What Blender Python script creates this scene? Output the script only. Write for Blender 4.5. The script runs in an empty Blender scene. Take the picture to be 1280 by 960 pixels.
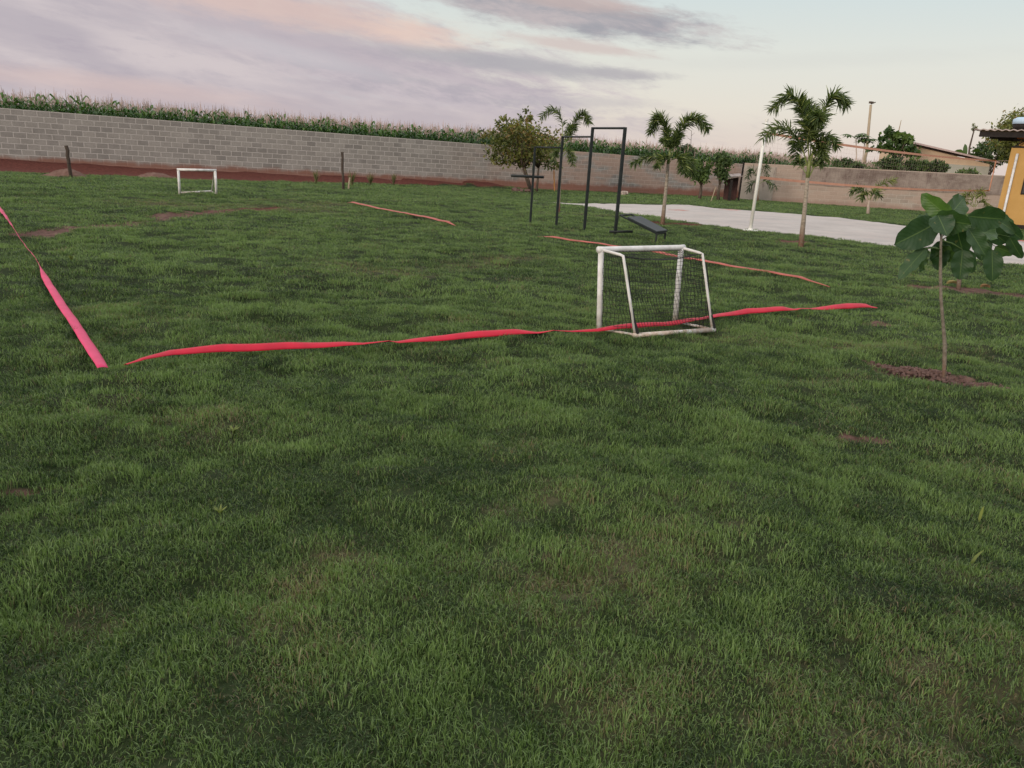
import bpy, math, random
import numpy as np
from mathutils import Vector, Matrix

# ------------------------------------------------------------------ camera, sky, sun, exposure
SC = bpy.context.scene
COL = SC.collection
H = 1.42                      # eye height of the phone
F = 945.0                     # focal length in pixels of a 1280 px wide picture
PITCH = math.radians(16.3)
ROLL = math.atan(0.06)
_R = Vector((1, 0, 0)); _U = Vector((0, math.sin(PITCH), math.cos(PITCH))); _F = Vector((0, math.cos(PITCH), -math.sin(PITCH)))
CR = _R * math.cos(ROLL) + _U * math.sin(ROLL)
CU = _U * math.cos(ROLL) - _R * math.sin(ROLL)
cam_d = bpy.data.cameras.new('camera'); cam = bpy.data.objects.new('camera', cam_d); COL.objects.link(cam)
cam_d.sensor_width = 36; cam_d.lens = F / 1280 * 36; cam_d.clip_end = 8000; cam_d.clip_start = 0.05
M = Matrix((CR, CU, -_F)).transposed().to_4x4(); M.translation = Vector((0, 0, H)); cam.matrix_world = M
SC.camera = cam

def ray(px, py):
    return (CR * ((px - 640) / F) + CU * (-(py - 480) / F) + _F)
def at(px, py, z=0.0):
    """point of the level z seen at a pixel of the photograph"""
    d = ray(px, py); t = (z - H) / d.z
    return Vector((0, 0, H)) + d * t
def atY(px, py, Y):
    d = ray(px, py); return Vector((0, 0, H)) + d * (Y / d.y)
def azel(px, py):
    d = ray(px, py).normalized(); return math.degrees(math.atan2(d.x, d.y)), math.degrees(math.asin(d.z))

SUN_EL = math.radians(13); SUN_AZ = math.radians(-138)     # azimuth from +Y towards +X: low, behind and left of the camera
world = bpy.data.worlds.new('World'); SC.world = world; world.use_nodes = True
nt = world.node_tree; nt.nodes.clear(); L = nt.links
def N(t, **k):
    n = nt.nodes.new(t)
    for a, b in k.items(): setattr(n, a, b)
    return n
def mth(op, a, b=None, c=None, clamp=False):
    n = N('ShaderNodeMath', operation=op); n.use_clamp = clamp
    for i, v in enumerate((a, b, c)):
        if v is None: continue
        if isinstance(v, (int, float)): n.inputs[i].default_value = v
        else: L.new(v, n.inputs[i])
    return n.outputs[0]
def mixc(f, a, b):
    n = N('ShaderNodeMix', data_type='RGBA')
    for i, v in ((0, f), (6, a), (7, b)):
        if isinstance(v, (int, float)): n.inputs[i].default_value = v
        elif isinstance(v, tuple): n.inputs[i].default_value = (*v, 1)
        else: L.new(v, n.inputs[i])
    return n.outputs[2]
def s2l(r, g, b):
    f = lambda c: (c / 255 / 12.92) if c / 255 < 0.04045 else ((c / 255 + 0.055) / 1.055) ** 2.4
    return (f(r), f(g), f(b))
tc = N('ShaderNodeTexCoord'); sx = N('ShaderNodeSeparateXYZ'); L.new(tc.outputs['Generated'], sx.inputs[0])
az = mth('MULTIPLY', mth('ARCTAN2', sx.outputs[0], sx.outputs[1]), 57.29578)
el = mth('MULTIPLY', mth('ARCSINE', sx.outputs[2]), 57.29578)
ramp = N('ShaderNodeValToRGB'); cr = ramp.color_ramp
L.new(mth('DIVIDE', el, 60.0, clamp=True), ramp.inputs[0])
stops = [(0.0, s2l(226, 208, 205)), (0.035, s2l(232, 217, 208)), (0.075, s2l(236, 228, 216)), (0.13, s2l(231, 231, 222)),
         (0.20, s2l(215, 227, 227)), (0.4, s2l(205, 216, 226)), (1.0, s2l(200, 212, 232))]
cr.elements[0].position = 0; cr.elements[0].color = (*stops[0][1], 1)
cr.elements[1].position = 1; cr.elements[1].color = (*stops[-1][1], 1)
for p, c in stops[1:-1]:
    e = cr.elements.new(p); e.color = (*c, 1)
sky = N('ShaderNodeTexSky', sky_type='NISHITA'); sky.sun_disc = False; sky.sun_elevation = SUN_EL; sky.sun_rotation = SUN_AZ
sky.dust_density = 2.0; sky.air_density = 1.0
nish = N('ShaderNodeMix', data_type='RGBA', blend_type='MULTIPLY'); nish.inputs[0].default_value = 1
L.new(sky.outputs[0], nish.inputs[6]); nish.inputs[7].default_value = (0.11, 0.11, 0.11, 1)
base = mixc(0.88, nish.outputs[2], ramp.outputs[0])
# cloud noise in azimuth / elevation, stretched along the wind
cmb = N('ShaderNodeCombineXYZ'); L.new(mth('ADD', mth('MULTIPLY', az, 0.11), mth('MULTIPLY', el, 0.05)), cmb.inputs[0])
L.new(mth('ADD', mth('MULTIPLY', el, 0.46), mth('MULTIPLY', az, 0.034)), cmb.inputs[1])
def noise(scale, detail, rough, vec, off=0.0, dist=0.0):
    n = N('ShaderNodeTexNoise', noise_dimensions='4D'); n.inputs['W'].default_value = off
    n.inputs['Scale'].default_value = scale; n.inputs['Detail'].default_value = detail; n.inputs['Roughness'].default_value = rough
    n.inputs['Distortion'].default_value = dist; L.new(vec, n.inputs['Vector']); return n.outputs[0]
def sharp(v, a=.36, b=.64):
    m = N('ShaderNodeMapRange', interpolation_type='SMOOTHSTEP'); L.new(v, m.inputs[0]); m.inputs[1].default_value = a; m.inputs[2].default_value = b; return m.outputs[0]
nA = noise(1.9, 9, 0.66, cmb.outputs[0], 1.3, 0.4)
nB = noise(0.9, 5, 0.55, cmb.outputs[0], 7.7, 0.3)
nC = noise(3.6, 9, 0.68, cmb.outputs[0], 4.1, 0.2)
def blob(px, py, hw, hh, slope, soft=0.45, wob=1.1, n=None):
    """soft cloud shape round the sky direction seen at a pixel; hw, hh half sizes in pixels, slope = rise per unit"""
    slope = slope + .07; u0, v0 = azel(px, py); k = math.degrees(1 / F); ca, sa = math.cos(slope), math.sin(slope)
    du = mth('SUBTRACT', az, u0); dv = mth('SUBTRACT', el, v0)
    a = mth('DIVIDE', mth('ADD', mth('MULTIPLY', du, ca), mth('MULTIPLY', dv, sa)), hw * k)
    b = mth('DIVIDE', mth('SUBTRACT', mth('MULTIPLY', dv, ca), mth('MULTIPLY', du, sa)), hh * k)
    q = mth('SQRT', mth('ADD', mth('MULTIPLY', a, a), mth('MULTIPLY', b, b)))
    q = mth('ADD', q, mth('MULTIPLY', mth('SUBTRACT', n or nA, 0.5), wob * 2))
    m = N('ShaderNodeMapRange', interpolation_type='SMOOTHSTEP'); L.new(q, m.inputs[0])
    m.inputs[1].default_value = 1 + soft; m.inputs[2].default_value = 1 - soft; m.inputs[3].default_value = 0; m.inputs[4].default_value = 1
    return m.outputs[0]
def layer(c, m, k, col):
    return mixc(mth('MULTIPLY', m, k), c, col)
mauve = s2l(183, 172, 179); mauve2 = s2l(172, 165, 175); peach = s2l(226, 190, 178); grey = s2l(170, 166, 172); pale = s2l(212, 205, 205)
c = base
c = layer(c, blob(40, 58, 600, 110, -0.16, 0.30, 0.8), 0.93, mixc(sharp(nB), s2l(184, 175, 184), s2l(208, 197, 200)))
c = layer(c, mth('MULTIPLY', blob(400, 80, 190, 34, -0.2, 0.6, .5), sharp(nC, .54, .66)), 0.7, s2l(218, 216, 214))
c = layer(c, mth('MULTIPLY', blob(200, 40, 420, 60, -0.15, 0.6, .5), sharp(nC, .5, .66)), 0.45, s2l(176, 167, 178))
c = layer(c, blob(500, 98, 175, 22, -0.17, 0.35, 0.9), 0.75, mixc(sharp(nC), s2l(174, 168, 178), s2l(200, 189, 195)))
c = layer(c, blob(380, 35, 230, 30, -0.20, 0.6, 1.0), 0.6, mixc(nC, s2l(182,174,184), s2l(190, 178, 184)))
c = layer(c, blob(330, 6, 170, 16, -0.14, 0.7, 1.0, nC), 0.6, s2l(226, 196, 184))
c = layer(c, blob(520, 44, 48, 12, -0.18, 0.7, 1.0, nC), 0.7, s2l(232, 205, 192))
c = layer(c, blob(150, 108, 150, 10, -0.10, 0.8, 0.9, nC), 0.5, s2l(216, 190, 184))
c = layer(c, blob(360, 66, 90, 9, -0.2, 0.8, 1.2, nC), 0.55, s2l(205, 200, 204))
c = layer(c, blob(560, 150, 260, 12, -0.06, 0.8, 0.8), 0.35, s2l(198, 186, 188))
c = layer(c, blob(700, 14, 175, 20, -0.17, 0.45, 0.9, nC), 0.95, mixc(sharp(nA), s2l(160, 160, 168), s2l(192, 182, 184)))
c = layer(c, blob(720, 2, 80, 8, -0.15, 0.7, 0.8, nC), 0.6, s2l(205, 184, 178))
c = layer(c, blob(640, 80, 130, 9, -0.12, 0.55, 0.9, nC), 0.8, s2l(174, 172, 178))
c = layer(c, blob(770, 92, 60, 5, -0.08, 0.6, 1.0, nC), 0.7, s2l(182, 178, 182))
c = layer(c, blob(720, 57, 75, 6, -0.14, 0.6, 1.0, nC), 0.7, s2l(208, 190, 186))
c = layer(c, blob(735, 128, 70, 5, -0.04, 0.7, 1.0, nC), 0.45, s2l(186, 180, 186))
c = layer(c, blob(1000, 76, 190, 7, -0.03, 0.9, 0.9, nC), 0.12, s2l(190, 190, 192))
# unseen bright layer added to the upper dome, to lift the ground light
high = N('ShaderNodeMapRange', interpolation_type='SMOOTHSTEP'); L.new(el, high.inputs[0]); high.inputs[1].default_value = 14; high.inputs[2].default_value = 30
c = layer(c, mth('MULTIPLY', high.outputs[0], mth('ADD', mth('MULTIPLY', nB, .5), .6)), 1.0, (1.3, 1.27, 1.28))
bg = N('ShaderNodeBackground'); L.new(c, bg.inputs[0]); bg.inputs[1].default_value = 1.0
wo = N('ShaderNodeOutputWorld'); L.new(bg.outputs[0], wo.inputs[0])

sun_d = bpy.data.lights.new('sun', 'SUN'); sun_d.energy = 1.9; sun_d.angle = math.radians(16); sun_d.color = (1.0, 0.85, 0.72)
sun = bpy.data.objects.new('sun', sun_d); COL.objects.link(sun)
sdir = Vector((math.sin(SUN_AZ) * math.cos(SUN_EL), math.cos(SUN_AZ) * math.cos(SUN_EL), math.sin(SUN_EL)))
sun.rotation_euler = sdir.to_track_quat('Z', 'Y').to_euler()
SC.view_settings.view_transform = 'Standard'; SC.view_settings.look = 'None'; SC.view_settings.gamma = 1; SC.view_settings.exposure = 0.0
SC.view_settings.use_curve_mapping = False
SC.cycles.max_bounces = 6; SC.cycles.diffuse_bounces = 3; SC.cycles.transmission_bounces = 3; SC.cycles.transparent_max_bounces = 6

# ------------------------------------------------------------------ helpers
rng = np.random.default_rng(5); random.seed(5)
def tag(o, label=None, cat=None, group=None, kind=None):
    for k, v in (('label', label), ('category', cat), ('group', group), ('kind', kind)):
        if v: o[k] = v
    return o
def empty(name, loc, label, cat, group=None, rz=0):
    o = bpy.data.objects.new(name, None); COL.objects.link(o); o.location = loc; o.rotation_euler = (0, 0, rz); o.empty_display_size = 0.2
    return tag(o, label, cat, group)
class MB:
    def __init__(s): s.v = []; s.f = []; s.a = []; s.m = []
    def add(s, vs, fs, a=0.5, m=0):
        b = len(s.v); s.v += [tuple(x) for x in vs]; s.f += [tuple(b + i for i in f) for f in fs]
        s.a += ([a] * len(vs) if isinstance(a, (int, float)) else list(a)); s.m += [m] * len(fs)
    def box(s, c, size, rz=0, a=0.5, m=0, mat=None):
        X, Y, Z = (k / 2 for k in size); R = mat or Matrix.Rotation(rz, 3, 'Z'); c = Vector(c)
        s.add([c + R @ Vector((x * X, y * Y, z * Z)) for x in (-1, 1) for y in (-1, 1) for z in (-1, 1)],
              [(0, 1, 3, 2), (4, 6, 7, 5), (0, 4, 5, 1), (2, 3, 7, 6), (0, 2, 6, 4), (1, 5, 7, 3)], a, m)
    def tube(s, pts, r, n=8, a=0.5, m=0, cap=True):
        pts = [Vector(p) for p in pts]; k = len(pts); rs = r if isinstance(r, (list, tuple)) else [r] * k
        b = len(s.v); up = None
        for i, p in enumerate(pts):
            t = (pts[min(i + 1, k - 1)] - pts[max(i - 1, 0)]).normalized()
            if up is None: up = Vector((0, 0, 1)) if abs(t.z) < 0.9 else Vector((1, 0, 0))
            u = t.cross(up).normalized(); w = u.cross(t).normalized(); up = w
            for j in range(n):
                q = 2 * math.pi * j / n; s.v.append(tuple(p + (u * math.cos(q) + w * math.sin(q)) * rs[i])); s.a.append(a)
        for i in range(k - 1):
            for j in range(n):
                s.f.append((b + i * n + j, b + i * n + (j + 1) % n, b + (i + 1) * n + (j + 1) % n, b + (i + 1) * n + j)); s.m.append(m)
        if cap and n > 2:
            s.f.append(tuple(b + j for j in reversed(range(n)))); s.f.append(tuple(b + (k - 1) * n + j for j in range(n))); s.m += [m, m]
    def strip(s, pts, ws, side, a=0.5, m=0):
        """flat tapering ribbon; side = list of side vectors or one"""
        k = len(pts); vs = []; av = []
        for i, p in enumerate(pts):
            sd = side[i] if isinstance(side, list) else side
            vs += [Vector(p) - sd * ws[i] / 2, Vector(p) + sd * ws[i] / 2]
            av += [a[i]] * 2 if isinstance(a, list) else [a] * 2
        s.add(vs, [(2 * i, 2 * i + 1, 2 * i + 3, 2 * i + 2) for i in range(k - 1)], av, m)
    def build(s, name, mat, parent=None, origin=None, smooth=False):
        me = bpy.data.meshes.new(name); V = np.array(s.v, dtype=np.float32).reshape(-1, 3)
        off = Vector((0, 0, 0))
        if parent is not None: off = parent.location if parent.type == 'EMPTY' or True else off
        if parent is not None:
            off = parent.matrix_basis.translation
            p = parent.parent
            while p is not None: off = off + p.matrix_basis.translation; p = p.parent
        elif origin is not None: off = Vector(origin)
        V = V - np.array(off, dtype=np.float32)
        me.from_pydata(V.tolist(), [], s.f)
        at_ = me.attributes.new('tint', 'FLOAT', 'POINT'); at_.data.foreach_set('value', np.array(s.a, dtype=np.float32))
        for mm in (mat if isinstance(mat, (list, tuple)) else [mat]): me.materials.append(mm)
        if any(s.m): me.polygons.foreach_set('material_index', s.m)
        if smooth: me.polygons.foreach_set('use_smooth', [True] * len(me.polygons))
        o = bpy.data.objects.new(name, me); COL.objects.link(o)
        if parent is not None: o.parent = parent
        elif origin is not None: o.location = off
        return o

def hash2(ix, iy, seed):
    h = (ix.astype(np.int64) * 374761393 + iy.astype(np.int64) * 668265263 + seed * 974711) & 0xffffffff
    h = ((h ^ (h >> 13)) * 1274126177) & 0xffffffff
    return ((h ^ (h >> 16)) & 0xffff) / 65535.0
def vn(x, y, s=0):
    ix = np.floor(x); iy = np.floor(y); fx = x - ix; fy = y - iy; fx = fx * fx * (3 - 2 * fx); fy = fy * fy * (3 - 2 * fy)
    a = hash2(ix, iy, s); b = hash2(ix + 1, iy, s); c_ = hash2(ix, iy + 1, s); d = hash2(ix + 1, iy + 1, s)
    return (a * (1 - fx) + b * fx) * (1 - fy) + (c_ * (1 - fx) + d * fx) * fy
def fbm(x, y, s=0, o=3):
    t = 0; a = 1; n = 0
    for i in range(o): t = t + a * vn(x * 2 ** i + i * 17.3, y * 2 ** i - i * 9.1, s + i); n += a; a *= .5
    return t / n
def smooth(a, b, x): t = np.clip((x - a) / (b - a), 0, 1); return t * t * (3 - 2 * t)

# --- plan of the place (points found from the photograph, in metres)
WA0 = at(0, 207.5); WA1 = at(872, 245.0)
wdir = (WA1 - WA0).normalized(); wn = Vector((-wdir.y, wdir.x, 0))           # towards the field beyond
WAl = WA0 - wdir * 9; WAr = WA0 + wdir * ((at(922, 245.5) - WA0).length)
court_px_top = [(662, 250.5), (700, 253.4), (722, 254.4), (780, 255), (820, 255.5), (861, 256), (902, 260.5), (938, 263), (975, 266), (1040, 271), (1081, 275.6), (1124, 281), (1200, 290), (1272, 300.5), (1400, 315)]
court_px_bot = [(1400, 348), (1280, 332), (1220, 324), (1118, 307.5), (1080, 303), (1040, 297.5), (1007, 294), (963, 290), (926, 286.7), (881, 280), (820, 271), (780, 266), (742, 259.5), (722, 256.5), (700, 254.4)]
court = [at(*p) for p in court_px_top + court_px_bot]
def in_poly(x, y, poly):
    ins = np.zeros(x.shape, bool); n = len(poly)
    for i in range(n):
        a, b = poly[i], poly[(i + 1) % n]
        cnd = ((a.y > y) != (b.y > y)) & (x < (b.x - a.x) * (y - a.y) / (b.y - a.y + 1e-12) + a.x)
        ins ^= cnd
    return ins
# bare soil: capsules (pixel ends, radius m, strength) ; worn grass the same way
def cap(p, q, r, k=1.0): a = at(*p); b = at(*q); return (a.x, a.y, b.x, b.y, r, k)
SOIL = [cap((30, 295), (120, 283), .24), cap((120, 283), (212, 271), .21, 1), cap((205, 268), (330, 260), .36, .9), cap((130, 262), (175, 260), .2, .45), cap((330, 247), (352, 250), .25, .6),
        cap((436, 337), (470, 340), .10, .9), cap((590, 327), (625, 326), .10, .5), cap((1100, 455), (1245, 488), .17, 1.2), cap((1060, 541), (1102, 542), .055, 1.0), cap((1088, 405), (1110, 408), .09, .9), cap((1130, 412), (1158, 418), .07, .6),
        cap((0, 612), (95, 597), .035, .95), cap((-30, 640), (10, 630), .03, .8), cap((985, 304), (1035, 305), .30, .8), cap((822, 279), (868, 280), .45, .9), cap((1150, 359), (1275, 369), .22, 1.0), cap((1275, 369), (1330, 374), .2, .8),
        cap((700, 266), (720, 266), .3, .6), cap((1085, 268.5), (1086, 268.5), .2, .5), cap((640, 280), (672, 280), .15, .4), cap((258, 322), (275, 323), .12, .5), cap((500, 750), (530, 748), .02, .5), cap((1040, 432), (1055, 433), .05, .5)]
DEAD = [cap((345, 745), (415, 710), .16, .9), cap((690, 745), (770, 715), .2, .9), cap((640, 640), (700, 628), .12, .7), cap((60, 785), (110, 780), .1, .6), cap((850, 700), (900, 640), .2, .45), cap((1060, 900), (1290, 860), .25, .6),
        cap((760, 870), (860, 850), .14, .55), cap((1180, 720), (1280, 740), .15, .4), cap((200, 255), (380, 262), 1.0, .75), cap((330, 250), (400, 256), .8, .6), cap((560, 335), (660, 322), .35, .6), cap((1000, 480), (1080, 470), .15, .4), cap((430, 335), (500, 345), .35, .6),
        cap((130, 520), (260, 540), .2, .3), cap((900, 420), (1200, 440), .3, .35), cap((540, 700), (620, 690), .12, .35), cap((690, 268), (760, 270), .8, .5)]
def field(x, y, caps, edge=0.55):
    out = np.zeros_like(x); wob = fbm(x * 3.1, y * 3.1, 31, 3) - .5; wob2 = fbm(x * 14, y * 14, 77, 2) - .5
    for ax, ay, bx, by, r, k in caps:
        dx, dy = bx - ax, by - ay; t = np.clip(((x - ax) * dx + (y - ay) * dy) / (dx * dx + dy * dy + 1e-9), 0, 1)
        d = np.hypot(x - ax - t * dx, (y - ay - t * dy)) / r + wob * 1.5 + wob2 * 1.3
        out = np.maximum(out, k * (1 - smooth(1 - edge, 1 + edge, d)))
    return np.clip(out, 0, 1)
def wall_dist(x, y): return -((x - WA0.x) * wn.x + (y - WA0.y) * wn.y)         # metres in front of the long wall
def soil_mask(x, y):
    m = field(x, y, SOIL)
    w = wall_dist(x, y); along = (x - WA0.x) * wdir.x + (y - WA0.y) * wdir.y
    width = 4.3 * (1 - smooth(5, 22, along)) + 1.4
    width = np.where(along > (at(690, 240) - WA0).length, 0.15, width)
    e = w + (vn(x * 1.3, y * 1.3, 8) - .5) * 1.2
    m = np.maximum(m, 1 - smooth(width - .35, width + .35, e))
    return np.clip(m, 0, 1)
def height(x, y):
    r = np.hypot(x, y)
    h = (fbm(x * 0.75, y * 1.0, 3, 2) - .5) * .13 + (vn(x * 2.1, y * 2.9, 9) - .5) * .06 + (vn(x * 4.6, y * 6.2, 19) - .5) * .058 * (1 - smooth(14, 28, r)) + (vn(x * 9, y * 11, 29) - .5) * .022 * (1 - smooth(6, 12, r))
    h = h * (1 - smooth(26, 40, r)) * 1.0
    h = h * np.where(y < 0, .3, 1)
    incourt_soft = np.zeros_like(x)
    w = wall_dist(x, y); along = (x - WA0.x) * wdir.x + (y - WA0.y) * wdir.y
    fl = smooth(0.2, 1.2, court_dist(x, y)); h = h * fl
    bank = (1 - smooth(0.0, 2.6, w)) * (0.14 + .16 * vn(along * .35, 0 * along, 55) + .07 * vn(along * 2.1, w * 2.3, 56)) * (1 - smooth(22, 27, along)) * (w > -0.2)
    return h + bank
def court_dist(x, y):
    """rough distance outside the court (0 inside)"""
    d = np.full(x.shape, 99.0); n = len(court)
    for i in range(n):
        a, b = court[i], court[(i + 1) % n]; dx, dy = b.x - a.x, b.y - a.y
        t = np.clip(((x - a.x) * dx + (y - a.y) * dy) / (dx * dx + dy * dy + 1e-9), 0, 1)
        d = np.minimum(d, np.hypot(x - a.x - t * dx, y - a.y - t * dy))
    return np.where(in_poly(x, y, court), 0, d)
def gz(x, y): return float(height(np.array([float(x)]), np.array([float(y)]))[0])
def on(p, dz=0.0): return Vector((p.x, p.y, gz(p.x, p.y) + dz))

# ------------------------------------------------------------------ materials
def mat(name, build):
    m = bpy.data.materials.new(name); m.use_nodes = True; t = m.node_tree; t.nodes.clear()
    class K: pass
    k = K(); k.t = t
    def n(ty, ins=None, **kw):
        x = t.nodes.new(ty)
        for a, b in kw.items(): setattr(x, a, b)
        for a, b in (ins or {}).items():
            if isinstance(b, bpy.types.NodeSocket): t.links.new(b, x.inputs[a])
            else:
                if isinstance(b, tuple) and len(b) == 3 and x.inputs[a].type == 'RGBA': b = (*b, 1)
                x.inputs[a].default_value = b
        return x
    k.n = n
    k.pos = lambda: n('ShaderNodeNewGeometry').outputs['Position']
    k.obj = lambda: n('ShaderNodeTexCoord').outputs['Object']
    def noi(vec, scale, detail=4, rough=.6, stretch=None):
        if stretch: vec = n('ShaderNodeMapping', {'Vector': vec, 'Scale': stretch}).outputs[0]
        return n('ShaderNodeTexNoise', {'Vector': vec, 'Scale': scale, 'Detail': detail, 'Roughness': rough}).outputs[0]
    k.noi = noi
    def ramp_(f, a, b, lo=0.0, hi=1.0): return n('ShaderNodeMapRange', {0: f, 1: a, 2: b, 3: lo, 4: hi}, interpolation_type='SMOOTHSTEP').outputs[0]
    k.ramp = ramp_
    def mix(f, a, b, blend='MIX'): return n('ShaderNodeMix', {0: f, 6: a, 7: b}, data_type='RGBA', blend_type=blend).outputs[2]
    k.mix = mix
    k.math = lambda op, a, b=0.0: n('ShaderNodeMath', {0: a, 1: b}, operation=op).outputs[0]
    k.attr = lambda nm, ty='GEOMETRY': n('ShaderNodeAttribute', attribute_name=nm, attribute_type=ty)
    def bsdf(col, rough=.8, bump=None, bs=.3, bd=.01, spec=.3, metal=0, trans=0.0):
        ins = {'Base Color': col, 'Roughness': rough, 'Specular IOR Level': spec, 'Metallic': metal}
        if bump is not None: ins['Normal'] = n('ShaderNodeBump', {'Height': bump, 'Strength': bs, 'Distance': bd}).outputs[0]
        b = n('ShaderNodeBsdfPrincipled', ins).outputs[0]
        if trans:
            tr = n('ShaderNodeBsdfTranslucent', {'Color': k.mix(1.0, col, (1.3, 1.5, .6), 'MULTIPLY') if isinstance(col, bpy.types.NodeSocket) else col}).outputs[0]
            b = n('ShaderNodeMixShader', {0: trans, 1: b, 2: tr}).outputs[0]
        o = n('ShaderNodeOutputMaterial'); t.links.new(b, o.inputs[0])
    k.bsdf = bsdf
    build(k); return m
def simple(name, c1, c2=None, scale=8, rough=.75, bs=.2, bd=.005, spec=.3, stretch=None, metal=0, dirt=None):
    def b(k):
        v = k.obj(); nz = k.noi(v, scale, 5, .6, stretch)
        col = k.mix(k.ramp(nz, .3, .7), c1, c2 or tuple(x * .75 for x in c1))
        if dirt:
            z = k.n('ShaderNodeSeparateXYZ', {0: k.pos()}).outputs[2]
            f = k.math('MULTIPLY', k.ramp(z, dirt[1], 0.0), k.ramp(k.noi(v, scale * 2), .3, .6)); col = k.mix(f, col, dirt[0])
        k.bsdf(col, rough, nz, bs, bd, spec, metal)
    return mat(name, b)

def b_ground(k):
    p = k.pos(); s = k.attr('soil').outputs['Fac']; d = k.attr('dead').outputs['Fac']; g = k.attr('lush').outputs['Fac']
    n1 = k.noi(p, 9, 6, .7); n2 = k.noi(p, 55, 3, .7); n3 = k.noi(p, 1.2, 4, .6)
    green = k.mix(k.ramp(n1, .3, .7), (.008, .012, .005), (.022, .030, .012))
    green = k.mix(k.math('MULTIPLY', g, .5), green, (.050, .078, .028)); green = k.mix(k.math('MULTIPLY', k.ramp(n2, .5, .75), .5), green, (.085, .075, .045))
    green = k.mix(k.math('MULTIPLY', d, k.ramp(n1, .35, .6)), green, (.16, .12, .075))
    soil = k.mix(k.ramp(n1, .3, .7), (.075, .040, .032), (.17, .10, .08)); soil = k.mix(k.ramp(k.n('ShaderNodeSeparateXYZ', {0: p}).outputs[1], 15.0, 21.0), soil, k.mix(k.ramp(n1, .3, .7), (.055, .017, .013), (.135, .044, .032))); soil = k.mix(k.math('MULTIPLY', k.ramp(n2, .55, .8), .45), soil, (.20, .13, .105))
    # the field beyond the wall is bare red earth
    col = k.mix(k.ramp(s, .25, .6), green, soil)
    k.bsdf(col, .95, k.math('ADD', n1, k.math('MULTIPLY', n2, .7)), .8, .02, .1)
M_ground = mat('lawn_soil', b_ground)
def b_grass(k):
    t = k.attr('tint', 'INSTANCER').outputs['Fac']; d = k.attr('dead', 'INSTANCER').outputs['Fac']
    r = k.attr('rnd').outputs['Fac']; h = k.attr('hgt').outputs['Fac']
    f = k.math('ADD', k.math('MULTIPLY', t, .58), k.math('MULTIPLY', r, .58))
    col = k.mix(k.ramp(f, .2, .95), (.010, .032, .010), (.170, .250, .088))
    yel = k.ramp(k.math('SUBTRACT', r, k.math('MULTIPLY', t, .05)), .86, .98)
    col = k.mix(k.math('MULTIPLY', yel, .55), col, (.17, .20, .06))
    dd = k.ramp(k.math('SUBTRACT', k.math('MULTIPLY', d, 1.35), k.math('MULTIPLY', r, .9)), .0, .3)
    col = k.mix(k.math('MULTIPLY', dd, .9), col, (.20, .155, .10))
    k.bsdf(col, .55, spec=.35, trans=.28)
M_grass = mat('grass_blades', b_grass)
def b_block(k, c1, c2, mortar, stain, stain_z, warm=None, rows=.235):
    uv = k.n('ShaderNodeUVMap').outputs[0]; p = k.pos()
    w = k.noi(uv, 3, 3, .6)
    uvw = k.n('ShaderNodeVectorMath', {0: uv, 1: k.n('ShaderNodeCombineXYZ', {0: k.math('MULTIPLY', w, .02), 1: k.math('MULTIPLY', w, .035)}).outputs[0]}, operation='ADD').outputs[0]
    br = k.n('ShaderNodeTexBrick', {'Vector': uvw, 'Color1': c1, 'Color2': c2, 'Mortar': mortar, 'Scale': 1.0, 'Mortar Size': .022, 'Mortar Smooth': .5, 'Bias': 0.0, 'Brick Width': rows * 2.05, 'Row Height': rows}, offset=.5)
    n1 = k.noi(uv, 1.1, 5, .65); n2 = k.noi(uv, 16, 4, .7)
    col = k.mix(k.ramp(n1, .35, .75, 0, .35), br.outputs[0], mortar)
    col = k.mix(k.ramp(n2, .35, .8, 0, .35), col, tuple(x * .55 for x in c1))
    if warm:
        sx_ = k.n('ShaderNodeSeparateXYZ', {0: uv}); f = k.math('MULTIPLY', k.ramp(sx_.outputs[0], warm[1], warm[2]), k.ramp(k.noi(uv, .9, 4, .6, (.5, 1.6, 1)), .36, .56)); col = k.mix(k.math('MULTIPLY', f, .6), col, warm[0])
    z = k.n('ShaderNodeSeparateXYZ', {0: p}).outputs[2]
    f = k.ramp(k.math('ADD', z, k.math('MULTIPLY', n1, .5)), stain_z + .30, stain_z + .02)
    col = k.mix(k.math('MULTIPLY', f, .8), col, stain)
    k.bsdf(col, .92, k.math('ADD', k.math('MULTIPLY', br.outputs[1], -1.0), k.math('MULTIPLY', n2, .5)), .6, .01, .15)
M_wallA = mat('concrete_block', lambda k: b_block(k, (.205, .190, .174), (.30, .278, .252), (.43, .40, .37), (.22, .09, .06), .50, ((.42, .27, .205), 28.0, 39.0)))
M_wallB = mat('concrete_block_pink', lambda k: b_block(k, (.27, .225, .185), (.36, .31, .26), (.42, .37, .32), (.28, .19, .15), .30, ((.37, .27, .215), -5, -1), .24))
def b_plaster(k, c1=(.14, .105, .09), c2=(.29, .24, .205)):
    p = k.pos(); n1 = k.noi(p, .8, 6, .7); n2 = k.noi(p, 3, 5, .7, (1, 1, .25)); col = k.mix(k.ramp(n1, .3, .7), c1, c2); n3 = k.noi(p, 2.2, 6, .7, (1, 1, 3.5)); col = k.mix(k.ramp(n2, .5, .72, 0, .8), col, (.11, .075, .068)); col = k.mix(k.ramp(n3, .52, .7, 0, .5), col, (.34, .29, .25))
    k.bsdf(col, .93, n2, .5, .02, .1)
M_plaster = mat('rough_grey_plaster', b_plaster)
M_plaster2 = mat('pale_plaster', lambda k: b_plaster(k, (.30, .26, .22), (.38, .33, .28)))
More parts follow.
